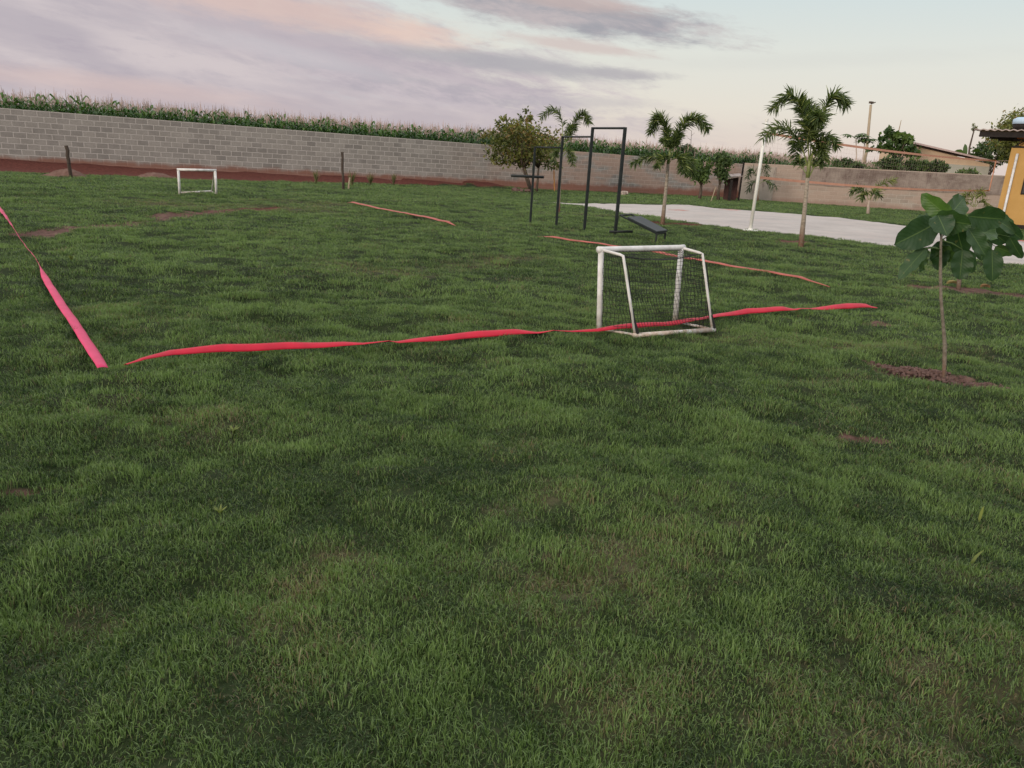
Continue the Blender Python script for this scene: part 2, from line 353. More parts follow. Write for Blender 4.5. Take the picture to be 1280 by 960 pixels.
def b_sand(k):
    p = k.pos(); n1 = k.noi(p, .7, 5, .65); n2 = k.noi(p, 9, 5, .7); n3 = k.noi(p, 70, 2, .7)
    col = k.mix(k.ramp(n1, .3, .7), (.40, .365, .34), (.50, .46, .425)); col = k.mix(k.ramp(n2, .5, .8, 0, .5), col, (.30, .26, .23)); col = k.mix(k.ramp(k.noi(p, .35, 4, .7), .5, .7, 0, .35), col, (.42, .31, .27))
    col = k.mix(k.ramp(k.attr('soil').outputs['Fac'], .35, .7, 0, .8), col, (.42, .16, .12))
    k.bsdf(col, .95, k.math('ADD', n2, k.math('MULTIPLY', n3, .4)), .7, .03, .1)
M_sand = mat('white_sand', b_sand)
M_white = simple('white_painted_tube', (.74, .73, .72), (.52, .50, .47), 7, .55, .2, .003, .35, dirt=((.42, .32, .25), .16))
M_white2 = simple('white_pole_paint', (.76, .75, .70), (.66, .65, .60), 10, .5, .1, .002, .4)
M_black = simple('dark_green_black_steel', (.010, .014, .014), (.018, .022, .022), 12, .6, .1, .002, .3)
M_cord = simple('black_net_cord', (.012, .012, .013), (.02, .02, .02), 20, .8)
M_pad = simple('black_bench_vinyl', (.014, .020, .022), (.026, .033, .034), 9, .55, .15, .003, .35)
M_pink = simple('pink_red_ribbon', (.55, .010, .036), (.42, .008, .028), 5, .5, .3, .004, .3)
M_pinkl = simple('pink_ribbon', (.62, .040, .135), (.52, .03, .10), 5, .5, .3, .004, .3)
M_pink2 = simple('faded_coral_ribbon', (.40, .105, .08), (.28, .075, .055), 5, .6, .3, .004, .3)
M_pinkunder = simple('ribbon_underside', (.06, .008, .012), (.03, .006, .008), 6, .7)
M_wood = simple('weathered_wood', (.085, .065, .052), (.045, .034, .028), 9, .9, .6, .01, .1, (1, 1, .12))
M_woodl = simple('pale_stake', (.42, .34, .24), (.30, .24, .17), 9, .9, .4, .005, .1, (1, 1, .12))
M_woodo = simple('orange_stake', (.50, .25, .09), (.38, .18, .07), 9, .9, .4, .005, .1, (1, 1, .12))
M_bark = simple('grey_bark', (.13, .10, .078), (.065, .05, .04), 16, .9, .7, .01, .1, (1, 1, .3))
M_barkp = simple('pale_palm_trunk', (.36, .31, .25), (.22, .18, .14), 12, .85, .5, .008, .1, (1, 1, 2.5), dirt=((.24, .12, .08), .6))
M_barkw = simple('whitewashed_trunk', (.50, .42, .36), (.40, .32, .26), 12, .85, .4, .008, .1)
M_sapl = simple('speckled_sapling_bark', (.23, .20, .16), (.13, .11, .085), 30, .85, .5, .003, .1, dirt=((.20, .12, .09), .25))
M_shaft = simple('green_crown_shaft', (.16, .21, .065), (.24, .26, .10), 6, .5, .2, .004, .4)
M_net = simple('orange_pink_webbing', (.60, .30, .20), (.52, .25, .165), 5, .7)
M_netm = simple('pale_net_twine', (.42, .32, .28), (.36, .27, .24), 8, .8)
M_house = simple('ochre_render', (.50, .30, .105), (.44, .26, .085), 1.2, .85, .25, .006, .2)
M_orange = simple('orange_fascia', (.66, .20, .04), (.56, .16, .035), 4, .6)
M_roof = simple('fibre_cement_sheet', (.42, .35, .32), (.30, .25, .23), 3, .9, .3, .01, .1)
M_dark = simple('dark_timber', (.012, .009, .008), (.024, .018, .015), 8, .8)
M_glass = simple('dark_window_glass', (.012, .014, .018), (.02, .022, .028), 2, .12, 0, .001, .6)
M_cream = simple('cream_orange_wall', (.62, .46, .32), (.56, .41, .28), 1.4, .9)
M_greywall = simple('pale_grey_green_wall', (.45, .44, .37), (.40, .39, .33), 1.2, .9)
M_tile = simple('faded_red_roof', (.44, .33, .31), (.52, .40, .37), 2, .9, .4, .01, .1, (6, .6, 1))
M_tank = simple('pale_blue_tank', (.42, .55, .68), (.38, .50, .63), 2, .5)
M_rock = simple('pale_rubble', (.42, .36, .31), (.30, .22, .18), 6, .9, .5, .02, .1)
M_mulch = simple('dry_mulch', (.15, .095, .08), (.09, .055, .048), 30, .95, .8, .01, .1)
def leafmat(name, dark, light, warm=None, trans=.25, rough=.55):
    def b(k):
        t = k.attr('tint').outputs['Fac']; nz = k.noi(k.obj(), 1.7, 3); f = k.math('ADD', k.math('MULTIPLY', t, .7), k.math('MULTIPLY', nz, .3))
        col = k.mix(k.ramp(f, .15, .85), dark, light)
        if warm: col = k.mix(k.ramp(t, .72, .9), col, warm)
        k.bsdf(col, rough, spec=.35, trans=trans)
    return mat(name, b)
M_leafdark = leafmat('dark_green_leaves', (.022, .045, .016), (.085, .130, .042))
M_leafolive = leafmat('olive_leaves', (.06, .072, .018), (.21, .225, .055), (.19, .13, .045))
M_leafmid = leafmat('mid_green_leaves', (.035, .070, .020), (.10, .155, .040))
M_palmleaf = leafmat('palm_leaflets', (.030, .055, .016), (.15, .195, .06), (.26, .29, .09))
M_palmyel = leafmat('yellow_green_leaflets', (.09, .12, .025), (.22, .25, .06))
M_corn = leafmat('maize_leaves', (.024, .062, .020), (.085, .165, .042), (.16, .24, .06), .25)
M_tassel = simple('maize_tassel', (.46, .34, .30), (.38, .28, .24), 9, .9)
M_dry = leafmat('dry_grass_leaves', (.07, .075, .03), (.20, .18, .09))
def b_big(k):
    t = k.attr('tint').outputs['Fac']; uv = k.n('ShaderNodeUVMap').outputs[0]; s = k.n('ShaderNodeSeparateXYZ', {0: uv})
    u, v = s.outputs[0], s.outputs[1]; au = k.math('ABSOLUTE', k.math('SUBTRACT', u, .5))
    rib = k.ramp(au, .028, .006); vein = k.math('SINE', k.math('MULTIPLY', k.math('SUBTRACT', v, k.math('MULTIPLY', au, .55)), 62.0)); vv = k.ramp(vein, .88, 1.0)
    col = k.mix(t, (.014, .040, .019), (.070, .14, .026)); col = k.mix(k.ramp(k.noi(k.obj(), 9, 4), .4, .7, 0, .5), col, (.035, .075, .030)); col = k.mix(k.ramp(k.noi(k.obj(), 26, 3), .66, .74, 0, .7), col, (.16, .14, .05))
    col = k.mix(k.math('MULTIPLY', k.math('MAXIMUM', rib, k.math('MULTIPLY', vv, .10)), .6), col, (.13, .20, .065))
    k.bsdf(col, .52, k.math('ADD', k.math('MULTIPLY', vein, .35), k.noi(k.obj(), 14, 3)), .22, .006, .4, trans=.22)
M_bigleaf = mat('broad_glossy_leaf', b_big)

# ------------------------------------------------------------------ ground
def make_ground():
    rs = [0.0001, .5]; r = .8
    while r < 58: rs.append(r); r *= 1.014 if r < 30 else 1.03
    while r < 5000: rs.append(r); r *= 1.5
    th = list(np.arange(-52, 52.01, .34)); th += list(np.arange(56, 308, 6.0)); th = np.radians(np.array(th)); rs = np.array(rs)
    R, T = np.meshgrid(rs, th, indexing='ij'); X = (R * np.sin(T)).ravel(); Y = (R * np.cos(T)).ravel()
    Z = height(X, Y) - .028 * field(X, Y, SOIL); incourt = in_poly(X, Y, court); Z = np.where(incourt, -.03, Z); Z = np.where(court_dist(X, Y) < .2, np.minimum(Z, -.01), Z)
    Z = np.where(R.ravel() > 70, 0, Z)
    nr, ntt = R.shape
    i, j = np.meshgrid(np.arange(nr - 1), np.arange(ntt), indexing='ij'); jn = (j + 1) % ntt
    fs = np.stack([i * ntt + j, (i + 1) * ntt + j, (i + 1) * ntt + jn, i * ntt + jn], -1).reshape(-1, 4)
    me = bpy.data.meshes.new('lawn'); me.from_pydata(np.stack([X, Y, Z], 1).tolist(), [], fs[:, ::-1].tolist())
    soil = soil_mask(X, Y); beyond = (wall_dist(X, Y) < -.1) | (Y > 62); soil = np.where(beyond, .9, soil)
    for nm, v in (('soil', soil), ('dead', field(X, Y, DEAD, .9) * .5), ('lush', fbm(X * .5, Y * .5, 12, 3))):
        a = me.attributes.new(nm, 'FLOAT', 'POINT'); a.data.foreach_set('value', v.astype(np.float32))
    me.materials.append(M_ground); me.polygons.foreach_set('use_smooth', [True] * len(me.polygons))
    o = bpy.data.objects.new('lawn', me); COL.objects.link(o); tag(o, kind='structure')
make_ground()

def make_court():
    # triangulated fan grid: fine mesh inside the outline
    xs = [p.x for p in court]; ys = [p.y for p in court]
    n = len(court_px_top); pts_t = []; pts_b = []
    # resample both edges to equal count, with a ragged edge
    def res(pl, k):
        d = [0]; 
        for a, b in zip(pl, pl[1:]): d.append(d[-1] + (b - a).length)
        out = []
        for s in np.linspace(0, d[-1], k):
            i = min(max(np.searchsorted(d, s) - 1, 0), len(pl) - 2); f = (s - d[i]) / (d[i + 1] - d[i] + 1e-9); out.append(pl[i].lerp(pl[i + 1], f))
        return out
    K = 260; top = res([at(*p) for p in court_px_top], K); bot = res([at(*p) for p in reversed(court_px_bot)], K); W = 26
    X = np.zeros((K, W)); Y = np.zeros((K, W))
    for i in range(K):
        e1 = (random.random() - .5) * .22; e2 = (random.random() - .5) * .22
        for j in range(W):
            f = j / (W - 1); p = bot[i].lerp(top[i], f); X[i, j] = p.x; Y[i, j] = p.y + (e2 if j == W - 1 else e1 if j == 0 else 0)
    Z = .012 + (fbm(X.ravel() * 1.3, Y.ravel() * 1.3, 4, 3).reshape(K, W) - .5) * .05; Z[:, 0] = -.03; Z[:, -1] = -.03
    i, j = np.meshgrid(np.arange(K - 1), np.arange(W - 1), indexing='ij')
    fs = np.stack([i * W + j, (i + 1) * W + j, (i + 1) * W + j + 1, i * W + j + 1], -1).reshape(-1, 4)
    me = bpy.data.meshes.new('sand_court'); me.from_pydata(np.stack([X, Y, Z], -1).reshape(-1, 3).tolist(), [], fs.tolist())
    stains = [cap((841, 263), (853, 263), .3), cap((908, 262.8), (918, 262.8), .3)]
    a = me.attributes.new('soil', 'FLOAT', 'POINT'); a.data.foreach_set('value', field(X.ravel(), Y.ravel(), stains).astype(np.float32))
    me.materials.append(M_sand); me.polygons.foreach_set('use_smooth', [True] * len(me.polygons))
    o = bpy.data.objects.new('sand', me); COL.objects.link(o); tag(o, kind='structure')
make_court()

# ------------------------------------------------------------------ scatter stuff through geometry nodes (grass, maize field)
def scatter(name, pts, attrs, protos, kind_label):
    pc = bpy.data.collections.new(name + '_kit')            # not linked to the scene: only a source of shapes
    for p in protos: pc.objects.link(p)
    me = bpy.data.meshes.new(name); me.vertices.add(len(pts)); me.vertices.foreach_set('co', pts.astype(np.float32).ravel())
    for nm, v in attrs.items():
        if v.ndim == 2: a = me.attributes.new(nm, 'FLOAT_VECTOR', 'POINT'); a.data.foreach_set('vector', v.astype(np.float32).ravel())
        elif v.dtype.kind == 'i': a = me.attributes.new(nm, 'INT', 'POINT'); a.data.foreach_set('value', v.astype(np.int32))
        else: a = me.attributes.new(nm, 'FLOAT', 'POINT'); a.data.foreach_set('value', v.astype(np.float32))
    o = bpy.data.objects.new(name, me); COL.objects.link(o); tag(o, kind_label[0], kind_label[1], kind='stuff')
    g = bpy.data.node_groups.new(name, 'GeometryNodeTree'); g.interface.new_socket('Geometry', in_out='INPUT', socket_type='NodeSocketGeometry'); g.interface.new_socket('Geometry', in_out='OUTPUT', socket_type='NodeSocketGeometry')
    a = g.nodes.new('NodeGroupInput'); b = g.nodes.new('NodeGroupOutput'); ip = g.nodes.new('GeometryNodeInstanceOnPoints'); ci = g.nodes.new('GeometryNodeCollectionInfo')
    ci.inputs['Collection'].default_value = pc; ci.inputs['Separate Children'].default_value = True; ci.inputs['Reset Children'].default_value = True
    def na(nm, ty):
        n_ = g.nodes.new('GeometryNodeInputNamedAttribute'); n_.data_type = ty; n_.inputs['Name'].default_value = nm
        return [s for s in n_.outputs if s.enabled and s.name == 'Attribute'][0]
    g.links.new(a.outputs[0], ip.inputs['Points']); g.links.new(ci.outputs[0], ip.inputs['Instance']); ip.inputs['Pick Instance'].default_value = True
    g.links.new(na('idx', 'INT'), ip.inputs['Instance Index']); g.links.new(na('rot', 'FLOAT_VECTOR'), ip.inputs['Rotation']); g.links.new(na('scl', 'FLOAT_VECTOR'), ip.inputs['Scale'])
    g.links.new(ip.outputs[0], b.inputs[0])
    md = o.modifiers.new('scatter', 'NODES'); md.node_group = g
    return o
def raw_mesh_obj(name, V, Fc, attrs, mats, mi=None, smooth=False):
    me = bpy.data.meshes.new(name); me.from_pydata(V.tolist(), [], Fc)
    for nm, v in attrs.items(): a = me.attributes.new(nm, 'FLOAT', 'POINT'); a.data.foreach_set('value', np.asarray(v, dtype=np.float32))
    for m_ in mats: me.materials.append(m_)
    if mi is not None: me.polygons.foreach_set('material_index', mi)
    if smooth: me.polygons.foreach_set('use_smooth', [True] * len(me.polygons))
    return bpy.data.objects.new(name, me)
def tuft(seed, n, R, hmin, hmax, w, lean=.5):
    r = np.random.default_rng(seed); V = []; Fc = []; rn = []; hg = []
    for i in range(n):
        q = r.uniform(0, 6.283); rad = R * math.sqrt(r.uniform()); bx, by = rad * math.cos(q), rad * math.sin(q)
        h = r.uniform(hmin, hmax) * .70; d = r.uniform(0, 6.283); ln = h * r.uniform(.15, 1.0) * lean * (1.6 if r.uniform() < .15 else 1); dx, dy = math.cos(d), math.sin(d); s = r.uniform(0, 6.283); sx_, sy_ = math.cos(s), math.sin(s)
        ww = w * r.uniform(.7, 1.3); b = len(V); c_ = r.uniform()
        for (f, wd, lf) in ((0, 1, 0), (.55, .85, .35)):
            V.append((bx + dx * ln * lf - sx_ * ww * wd / 2, by + dy * ln * lf - sy_ * ww * wd / 2, h * f - .012 * (f == 0)))
            V.append((bx + dx * ln * lf + sx_ * ww * wd / 2, by + dy * ln * lf + sy_ * ww * wd / 2, h * f - .012 * (f == 0)))
        V.append((bx + dx * ln, by + dy * ln, h * (1 - .25 * min(1, ln / h)))); Fc += [(b, b + 1, b + 3, b + 2), (b + 2, b + 3, b + 4)]
        rn += [c_] * 5; hg += [0, 0, .6, .6, 1]
    return raw_mesh_obj('grass_tuft', np.array(V), Fc, {'rnd': rn, 'hgt': hg}, [M_grass])
BASES = [Vector((p.x, p.y, r_)) for p, r_ in ((at(749, 414), .10), (at(843.5, 405), .10), (at(793.5, 425), .09), (at(815, 422), .07), (at(840, 419), .07), (at(865, 416), .07), (at(890.5, 412.5), .09), (at(662.5, 280), .22), (at(695.5, 283), .22), (at(730.5, 289), .22), (at(769, 294), .22), (at(819.5, 304), .12), (at(830.5, 303), .12), (at(937.5, 291), .3), (at(224.8, 244), .3), (at(270.6, 245.5), .3), (at(88.5, 222), .4), (at(429.5, 238), .4))]
def make_grass():
    protos = [tuft(1, 44, .058, .020, .050, .0028, .8), tuft(2, 44, .062, .018, .046, .0026, .9), tuft(3, 40, .052, .024, .062, .0031, 1.0), tuft(4, 46, .062, .014, .040, .0029, 1.3)]
    P = []; zones = [(.8, 2.6, 850, 1.0), (2.6, 4.5, 640, 1.05), (4.5, 8, 360, 1.35), (8, 14, 125, 1.9), (14, 24, 60, 2.7), (24, 36, 27, 4.0), (36, 60, 14, 5.5)]
    xs, ys, ss = [], [], []
    for r0, r1, dens, sc in zones:
        wide = 76 if r0 < 4 else 58 if r0 < 8 else 46
        n = int(dens * math.pi * (r1 * r1 - r0 * r0) * 2 * wide / 360)
        r = np.sqrt(rng.uniform(r0 * r0, r1 * r1, n)); t = np.radians(rng.uniform(-wide, wide, n)); xs.append(r * np.sin(t)); ys.append(r * np.cos(t)); ss.append(np.full(n, sc))
    x = np.concatenate(xs); y = np.concatenate(ys); s = np.concatenate(ss)
    soil = soil_mask(x, y); dead = field(x, y, DEAD, .95) * (.35 + .75 * smooth(.35, .65, fbm(x * 7, y * 8, 17, 3))) * .45
    keep = (rng.uniform(size=len(x)) > smooth(.15, .75, soil)) & (court_dist(x, y) > .08) & (wall_dist(x, y) > .3) & (y > .2)
    keep &= ~((x > WB0.x - .5) & (y > WB0.y - .25 + (x - WB0.x) * (WB1.y - WB0.y) / (WB1.x - WB0.x))) & (y < 52)
    keep &= (rng.uniform(size=len(x)) > dead * .35)
    x, y, s, dead, soil = x[keep], y[keep], s[keep], dead[keep], soil[keep]; n = len(x)
    lush = fbm(x * 1.1, y * 1.7, 21, 3); clump = fbm(x * 4.3, y * 5.5, 41, 2); big = fbm(x * .28, y * .4, 61, 2)
    boost = np.zeros(n)
    for q in BASES: boost = np.maximum(boost, .75 * np.exp(-((x - q.x) ** 2 + (y - q.y) ** 2) / (q.z * q.z)))
    tus = fbm(x * 5.5, y * 7.5, 141, 2); hs = (.85 + .55 * (clump - .4) + 1.0 * (tus - .45) + .3 * (lush - .4)) * (1 + boost) * (1 - .4 * dead) * (1 - .4 * soil); hz = hs * (1 + (s - 1) * .16)
    tint = np.clip(.53 + .55 * (lush - .5) + .25 * (big - .5) + .6 * (clump - .5) + .9 * (tus - .5) + rng.normal(0, .10, n), 0, 1)
    wood = np.clip(dead + .20 * smooth(.6, .85, fbm(x * 1.7, y * 2.1, 91, 3)) + rng.uniform(0, .18, n), 0, 1)
    scl = np.stack([s, s, hz], 1); rot = np.stack([rng.normal(0, .10, n), rng.normal(0, .10, n), rng.uniform(0, 6.283, n)], 1)
    scatter('grass', np.stack([x, y, height(x, y) - .004], 1), {'scl': scl, 'rot': rot, 'idx': rng.integers(0, 4, n).astype(np.int32), 'tint': tint, 'dead': wood}, protos, ('short uneven green lawn grass covering the yard', 'grass'))
    print('tufts', n)

# walls
WB0 = at(924, 249); WB1 = at(1245, 281)
WB1 = WB0 + (at(1113, 261.3) - WB0) * 3.1
make_grass()

def wall(name, a, b, za, zb, th, m, label, zlow=-.3, u0=0):
    """straight wall from a to b; courses run parallel to its top"""
    d = (b - a); Ln = d.length; d.normalize(); nrm = Vector((-d.y, d.x, 0)) * th; me = bpy.data.meshes.new(name)
    V = []; UV = []
    for s_ in range(41):
        f = s_ / 40; p = a.lerp(b, f); zt = za + (zb - za) * f
        for (o_, z) in ((0, zlow), (0, zt), (1, zt), (1, zlow)):
            q = p + nrm * o_; V.append((q.x, q.y, z)); UV.append((u0 + f * Ln, zlow - zt if z == zlow else (0 if o_ == 0 else .1)))
    Fc = []
    for s_ in range(40):
        for e in range(4): Fc.append((s_ * 4 + e, (s_ + 1) * 4 + e, (s_ + 1) * 4 + (e + 1) % 4, s_ * 4 + (e + 1) % 4))
    Fc += [(0, 1, 2, 3), (160, 163, 162, 161)]
    me.from_pydata(V, [], Fc); uv = me.uv_layers.new(name='UVMap')
    for lp in me.loops: uv.data[lp.index].uv = UV[lp.vertex_index]
    me.materials.append(m); o = bpy.data.objects.new(name, me); COL.objects.link(o); return tag(o, label, 'wall')
def top_z(base, px, py): return atY(px, py, base.y).z
zA0 = top_z(at(0, 207.5), 0, 134.5)
bA1 = WA0 + wdir * ((at(870, 245) - WA0).length); zA1 = top_z(bA1, 867, 200.3)
k_ = (zA1 - zA0) / (bA1 - WA0).length
print('wall heights', zA0, zA1, 'len', (bA1 - WA0).length, 'dist', WA0, bA1, WB0, WB1)
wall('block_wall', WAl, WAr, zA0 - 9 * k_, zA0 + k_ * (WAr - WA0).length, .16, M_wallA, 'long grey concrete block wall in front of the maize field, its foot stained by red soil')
b_ = at(1113, 261.3); zB0 = top_z(WB0, 930, 203.5); zB1 = top_z(b_, 1117, 212.6); kB = (zB1 - zB0) / (b_ - WB0).length
zBe = zB0 + kB * (WB1 - WB0).length
wallB = wall('plastered_wall', WB0, WB1, zB0, zBe, .16, M_wallB, 'pinkish block wall with rough plastered upper half behind the sand court')
# upper plaster band and pale end panel as proud slabs
def slab(name, a, b, z0a, z1a, z0b, z1b, proud, m, parent, ragged=0):
    d = (b - a).normalized(); nn = Vector((d.y, -d.x, 0)) * proud; mb = MB(); k = 60; vs = []
    for i in range(k + 1):
        f = i / k; p = a.lerp(b, f) + nn; q = p - nn * .9; rg = ragged * (random.random() - .5)
        vs += [(p.x, p.y, z0a + (z0b - z0a) * f + rg), (p.x, p.y, z1a + (z1b - z1a) * f), (q.x, q.y, z1a + (z1b - z1a) * f), (q.x, q.y, z0a + (z0b - z0a) * f + rg)]
    fs = []
    for i in range(k):
        for e in range(4): fs.append((i * 4 + e, (i + 1) * 4 + e, (i + 1) * 4 + (e + 1) % 4, i * 4 + (e + 1) % 4))
    fs += [(0, 1, 2, 3), (k * 4 + 3, k * 4 + 2, k * 4 + 1, k * 4)]
    mb.add(vs, fs); return mb.build(name, m, parent)
wd = (WB1 - WB0).normalized(); pe = WB0 + wd * 2.0
slab('plaster_band', pe + wd * 1.6, WB1, zB0 * .52, zB0 - .03, zBe * .50, zBe - .03, .03, M_plaster, wallB, .12)
slab('pale_end_panel', WB0 + wd * .02, pe, -.2, zB0 - .14, -.2, zB0 - .16, .05, M_plaster2, wallB)
# short return wall closing the gap between the two walls
rt = MB(); d = (WAr - WB0)
rw = wall('return_wall', WB0 + wd * .08 + Vector((0, .02, 0)), WAr + wn * .1 + wdir * .3, zB0 - .03, zA0 + k_ * (WAr - WA0).length, .14, M_wallB, 'short block wall joining the long wall to the plastered wall beside the lean-to')

# ------------------------------------------------------------------ maize field
def corn(seed):
    r = np.random.default_rng(seed); m = MB(); Ht = r.uniform(2.42, 2.66)
    m.tube([(0, 0, -.1), (0, 0, Ht * .6), (r.normal(0, .03), r.normal(0, .03), Ht)], [.015, .012, .007], 4, .3, cap=False)
    nl = 16; q0 = r.uniform(0, 6.28)
    for i in range(nl):
        z = .35 + (Ht - .35) * i / (nl - 1) * .97; q = q0 + i * math.pi + r.normal(0, .35); L_ = r.uniform(.55, .8) * (1 - .35 * (i / nl) ** 3); dx, dy = math.cos(q), math.sin(q)
        up = r.uniform(.55, .95); pts = []; ws = []
        for j in range(6):
            f = j / 5; hor = L_ * (f * .62); ver = L_ * (up * f * 1.15 - 1.0 * f * f * r.uniform(.75, 1.1)); pts.append((dx * hor, dy * hor, z + ver)); ws.append(.10 * (math.sin(math.pi * min(1, f * .85 + .15)) ** .6) + .003)
        m.strip(pts, ws, Vector((-dy, dx, .25 * r.normal())), float(r.uniform(.1, .8)))
    nb = len(m.f)
    for i in range(4):
        q = r.uniform(0, 6.28); sp = 0.0 if i == 0 else r.uniform(.05, .11); h = .40 if i == 0 else r.uniform(.16, .28)
        m.tube([(0, 0, Ht - .05), (math.cos(q) * sp * .6, math.sin(q) * sp * .6, Ht + h * .6), (math.cos(q) * sp, math.sin(q) * sp, Ht + h)], [.0055, .0075, .0035], 3, .5, 1, cap=False)
    return raw_mesh_obj('maize_plant', np.array(m.v), m.f, {'tint': m.a}, [M_corn, M_tassel], m.m)
def make_corn():
    protos = [corn(i) for i in range(5)]; P = []
    Lw = (WAr - WAl).length
    for row in range(9):
        off = .9 + row * .8
        for s_ in np.arange(0, Lw + 24, .16):
            p = WAl + wdir * (s_ + random.uniform(-.05, .05)) + wn * (off + random.uniform(-.08, .08)); P.append((p.x, p.y))
    P = np.array(P); n = len(P)
    # keep those beyond both walls only
    w = (P[:, 0] - WB0.x); side = P[:, 1] > WB0.y + w * (WB1.y - WB0.y) / (WB1.x - WB0.x) + .8
    keep = (P[:, 0] < WB0.x) | side; P = P[keep]
    nb = np.array(WB0)[:2]
    Q = []
    nB_ = Vector((-wd.y, wd.x, 0))
    for row in range(7):
        for s_ in np.arange(0, 12.5, .19):
            p = WB0 + wd * s_ + nB_ * (5.0 + row * .8) ; Q.append((p.x, p.y))
    P = np.vstack([P, np.array(Q)]); n = len(P)
    s = rng.uniform(.93, 1.07, n) * SCALE_CORN * (1 + .05 * (fbm(P[:, 0] * .3, P[:, 1] * .3, 5, 2) - .5)) ; s[-len(Q):] *= .90
    scatter('maize_field', np.column_stack([P, np.zeros(n)]), {'scl': np.stack([s, s, s], 1), 'rot': np.stack([rng.normal(0, .03, n), rng.normal(0, .03, n), rng.uniform(0, 6.28, n)], 1), 'idx': rng.integers(0, 5, n).astype(np.int32)}, protos, ('tall green maize with pinkish tassels growing behind the block wall', 'maize'))
SCALE_CORN = 1.085
make_corn()

# ------------------------------------------------------------------ posts and stakes along the wall
def post(px, py, tx, ty, r, m, name, label, cat, group=None, wire=False):
    b = on(at(px, py)); t = atY(tx, ty, b.y); rt_ = empty(name, b, label, cat, group)
    mb = MB(); k = 7; pts = [(b - Vector((0, 0, .1))).lerp(t, i / k) + Vector((random.uniform(-1, 1), random.uniform(-1, 1), 0)) * r * .35 for i in range(k + 1)]
    mb.tube(pts, [r * random.uniform(.9, 1.12) for _ in pts], 8); mb.build('shaft', m, rt_, smooth=False)
    if wire:
        for f in (.45, .8):
            w_ = MB(); c_ = b.lerp(t, f); w_.tube([c_ + Vector((math.cos(q) * r * 1.15, math.sin(q) * r * 1.15, 0)) for q in np.linspace(0, 6.3, 9)], .006, 5)
            w_.build('wire_tie', M_black, rt_)
    return rt_
post(88.5, 222, 83.5, 182, .055, M_wood, 'fence_post', 'dark wooden post in the red soil left of the far goal', 'post', 'old wooden posts before the wall', True)
post(429.5, 238, 427.3, 190, .05, M_wood, 'fence_post', 'dark wooden post by the spiky tufts at the middle of the wall', 'post', 'old wooden posts before the wall', True)
post(693.5, 239, 692, 208, .035, M_woodo, 'wooden_stake', 'thin orange wooden stake under the olive bushy tree', 'stake')
post(888, 252, 895, 234, .022, M_woodl, 'wooden_stake', 'short pale stake leaning beside the two small round trees', 'stake')
post(435.5, 236, 437, 222, .035, M_woodl, 'wooden_stake', 'short white stake beside the dark post at the middle of the wall', 'stake')

def spiky(px, py, hpx, label, name='spiky_tuft'):
    b = on(at(px, py)); h = abs(atY(px, py - hpx, b.y).z - atY(px, py, b.y).z); rt_ = MB()
    for i in range(34):
        q = random.uniform(0, 6.28); ln = random.uniform(.1, .55) * h * .75; hh = h * random.uniform(.55, 1.05); sd = Vector((-math.sin(q), math.cos(q), 0))
        rt_.strip([b + Vector((math.cos(q) * ln * f ** 1.4, math.sin(q) * ln * f ** 1.4, hh * (f - .12 * f * f) - .02)) for f in (0, .35, .7, 1)], [.03, .035, .025, .004], sd, random.random())
    o = rt_.build(name, M_dry, origin=b); tag(o, label, 'plant', 'spiky tufts along the wall foot')
spiky(395, 230, 22, 'dry spiky tuft left of the dark post at the middle of the wall')
spiky(440, 233, 24, 'thin spiky tuft just right of the dark post at the middle of the wall')
spiky(463, 232, 20, 'spreading spiky tuft, middle one of the three right of the dark post')
spiky(492, 232, 18, 'small spiky tuft farthest right of the dark post along the wall')

def mound(px, py, rx, ry, h, label, m):
    b = on(at(px, py), -.06); mb = MB(); vs = []; K, J = 28, 8
    for j in range(J + 1):
        f = j / J
        for i in range(K):
            q = 6.2832 * i / K; w = 1 + .18 * math.sin(3 * q + px) + random.uniform(-.05, .05)
            vs.append(b + Vector((math.cos(q) * rx * f * w, math.sin(q) * ry * f * w, h * (math.cos(f * math.pi) * .5 + .5) * random.uniform(.9, 1.08))))
    mb.add(vs, [(j * K + i, j * K + (i + 1) % K, (j + 1) * K + (i + 1) % K, (j + 1) * K + i) for j in range(J) for i in range(K)])
    o = mb.build('soil_heap', m, origin=b, smooth=True); return tag(o, label, 'soil heap', 'soil heaps on the bank')
M_heap = simple('dull_brown_earth', (.17, .105, .085), (.115, .065, .05), 5, .95, .8, .03, .1)
mound(86, 221, 1.1, .6, .33, 'low dull brown earth heap round the dark post left of the far goal', M_heap)
mound(195, 222.5, 1.3, .6, .26, 'low dull brown earth heap just left of the far goal', M_heap)

def rubble(px, py, n, spread, size, m, label, name='rubble'):
    b = on(at(px, py)); mb = MB()
    for i in range(n):
        c_ = b + Vector((random.gauss(0, spread), random.gauss(0, spread * .5), size * .3)); s_ = size * random.uniform(.5, 1.3)
        R_ = Matrix.Rotation(random.uniform(0, 3), 3, 'X') @ Matrix.Rotation(random.uniform(0, 3), 3, 'Z'); mb.box(c_, (s_, s_ * .8, s_ * .6), mat=R_)
    o = mb.build(name, m, origin=b); tag(o, label, 'rubble')
rubble(779, 244, 9, .16, .26, M_rock, 'little pile of whitish rubble at the foot of the wall behind the pull-up bars')
rubble(651, 240, 6, .22, .22, M_mulch, 'small pile of brown clods under the olive bushy tree')

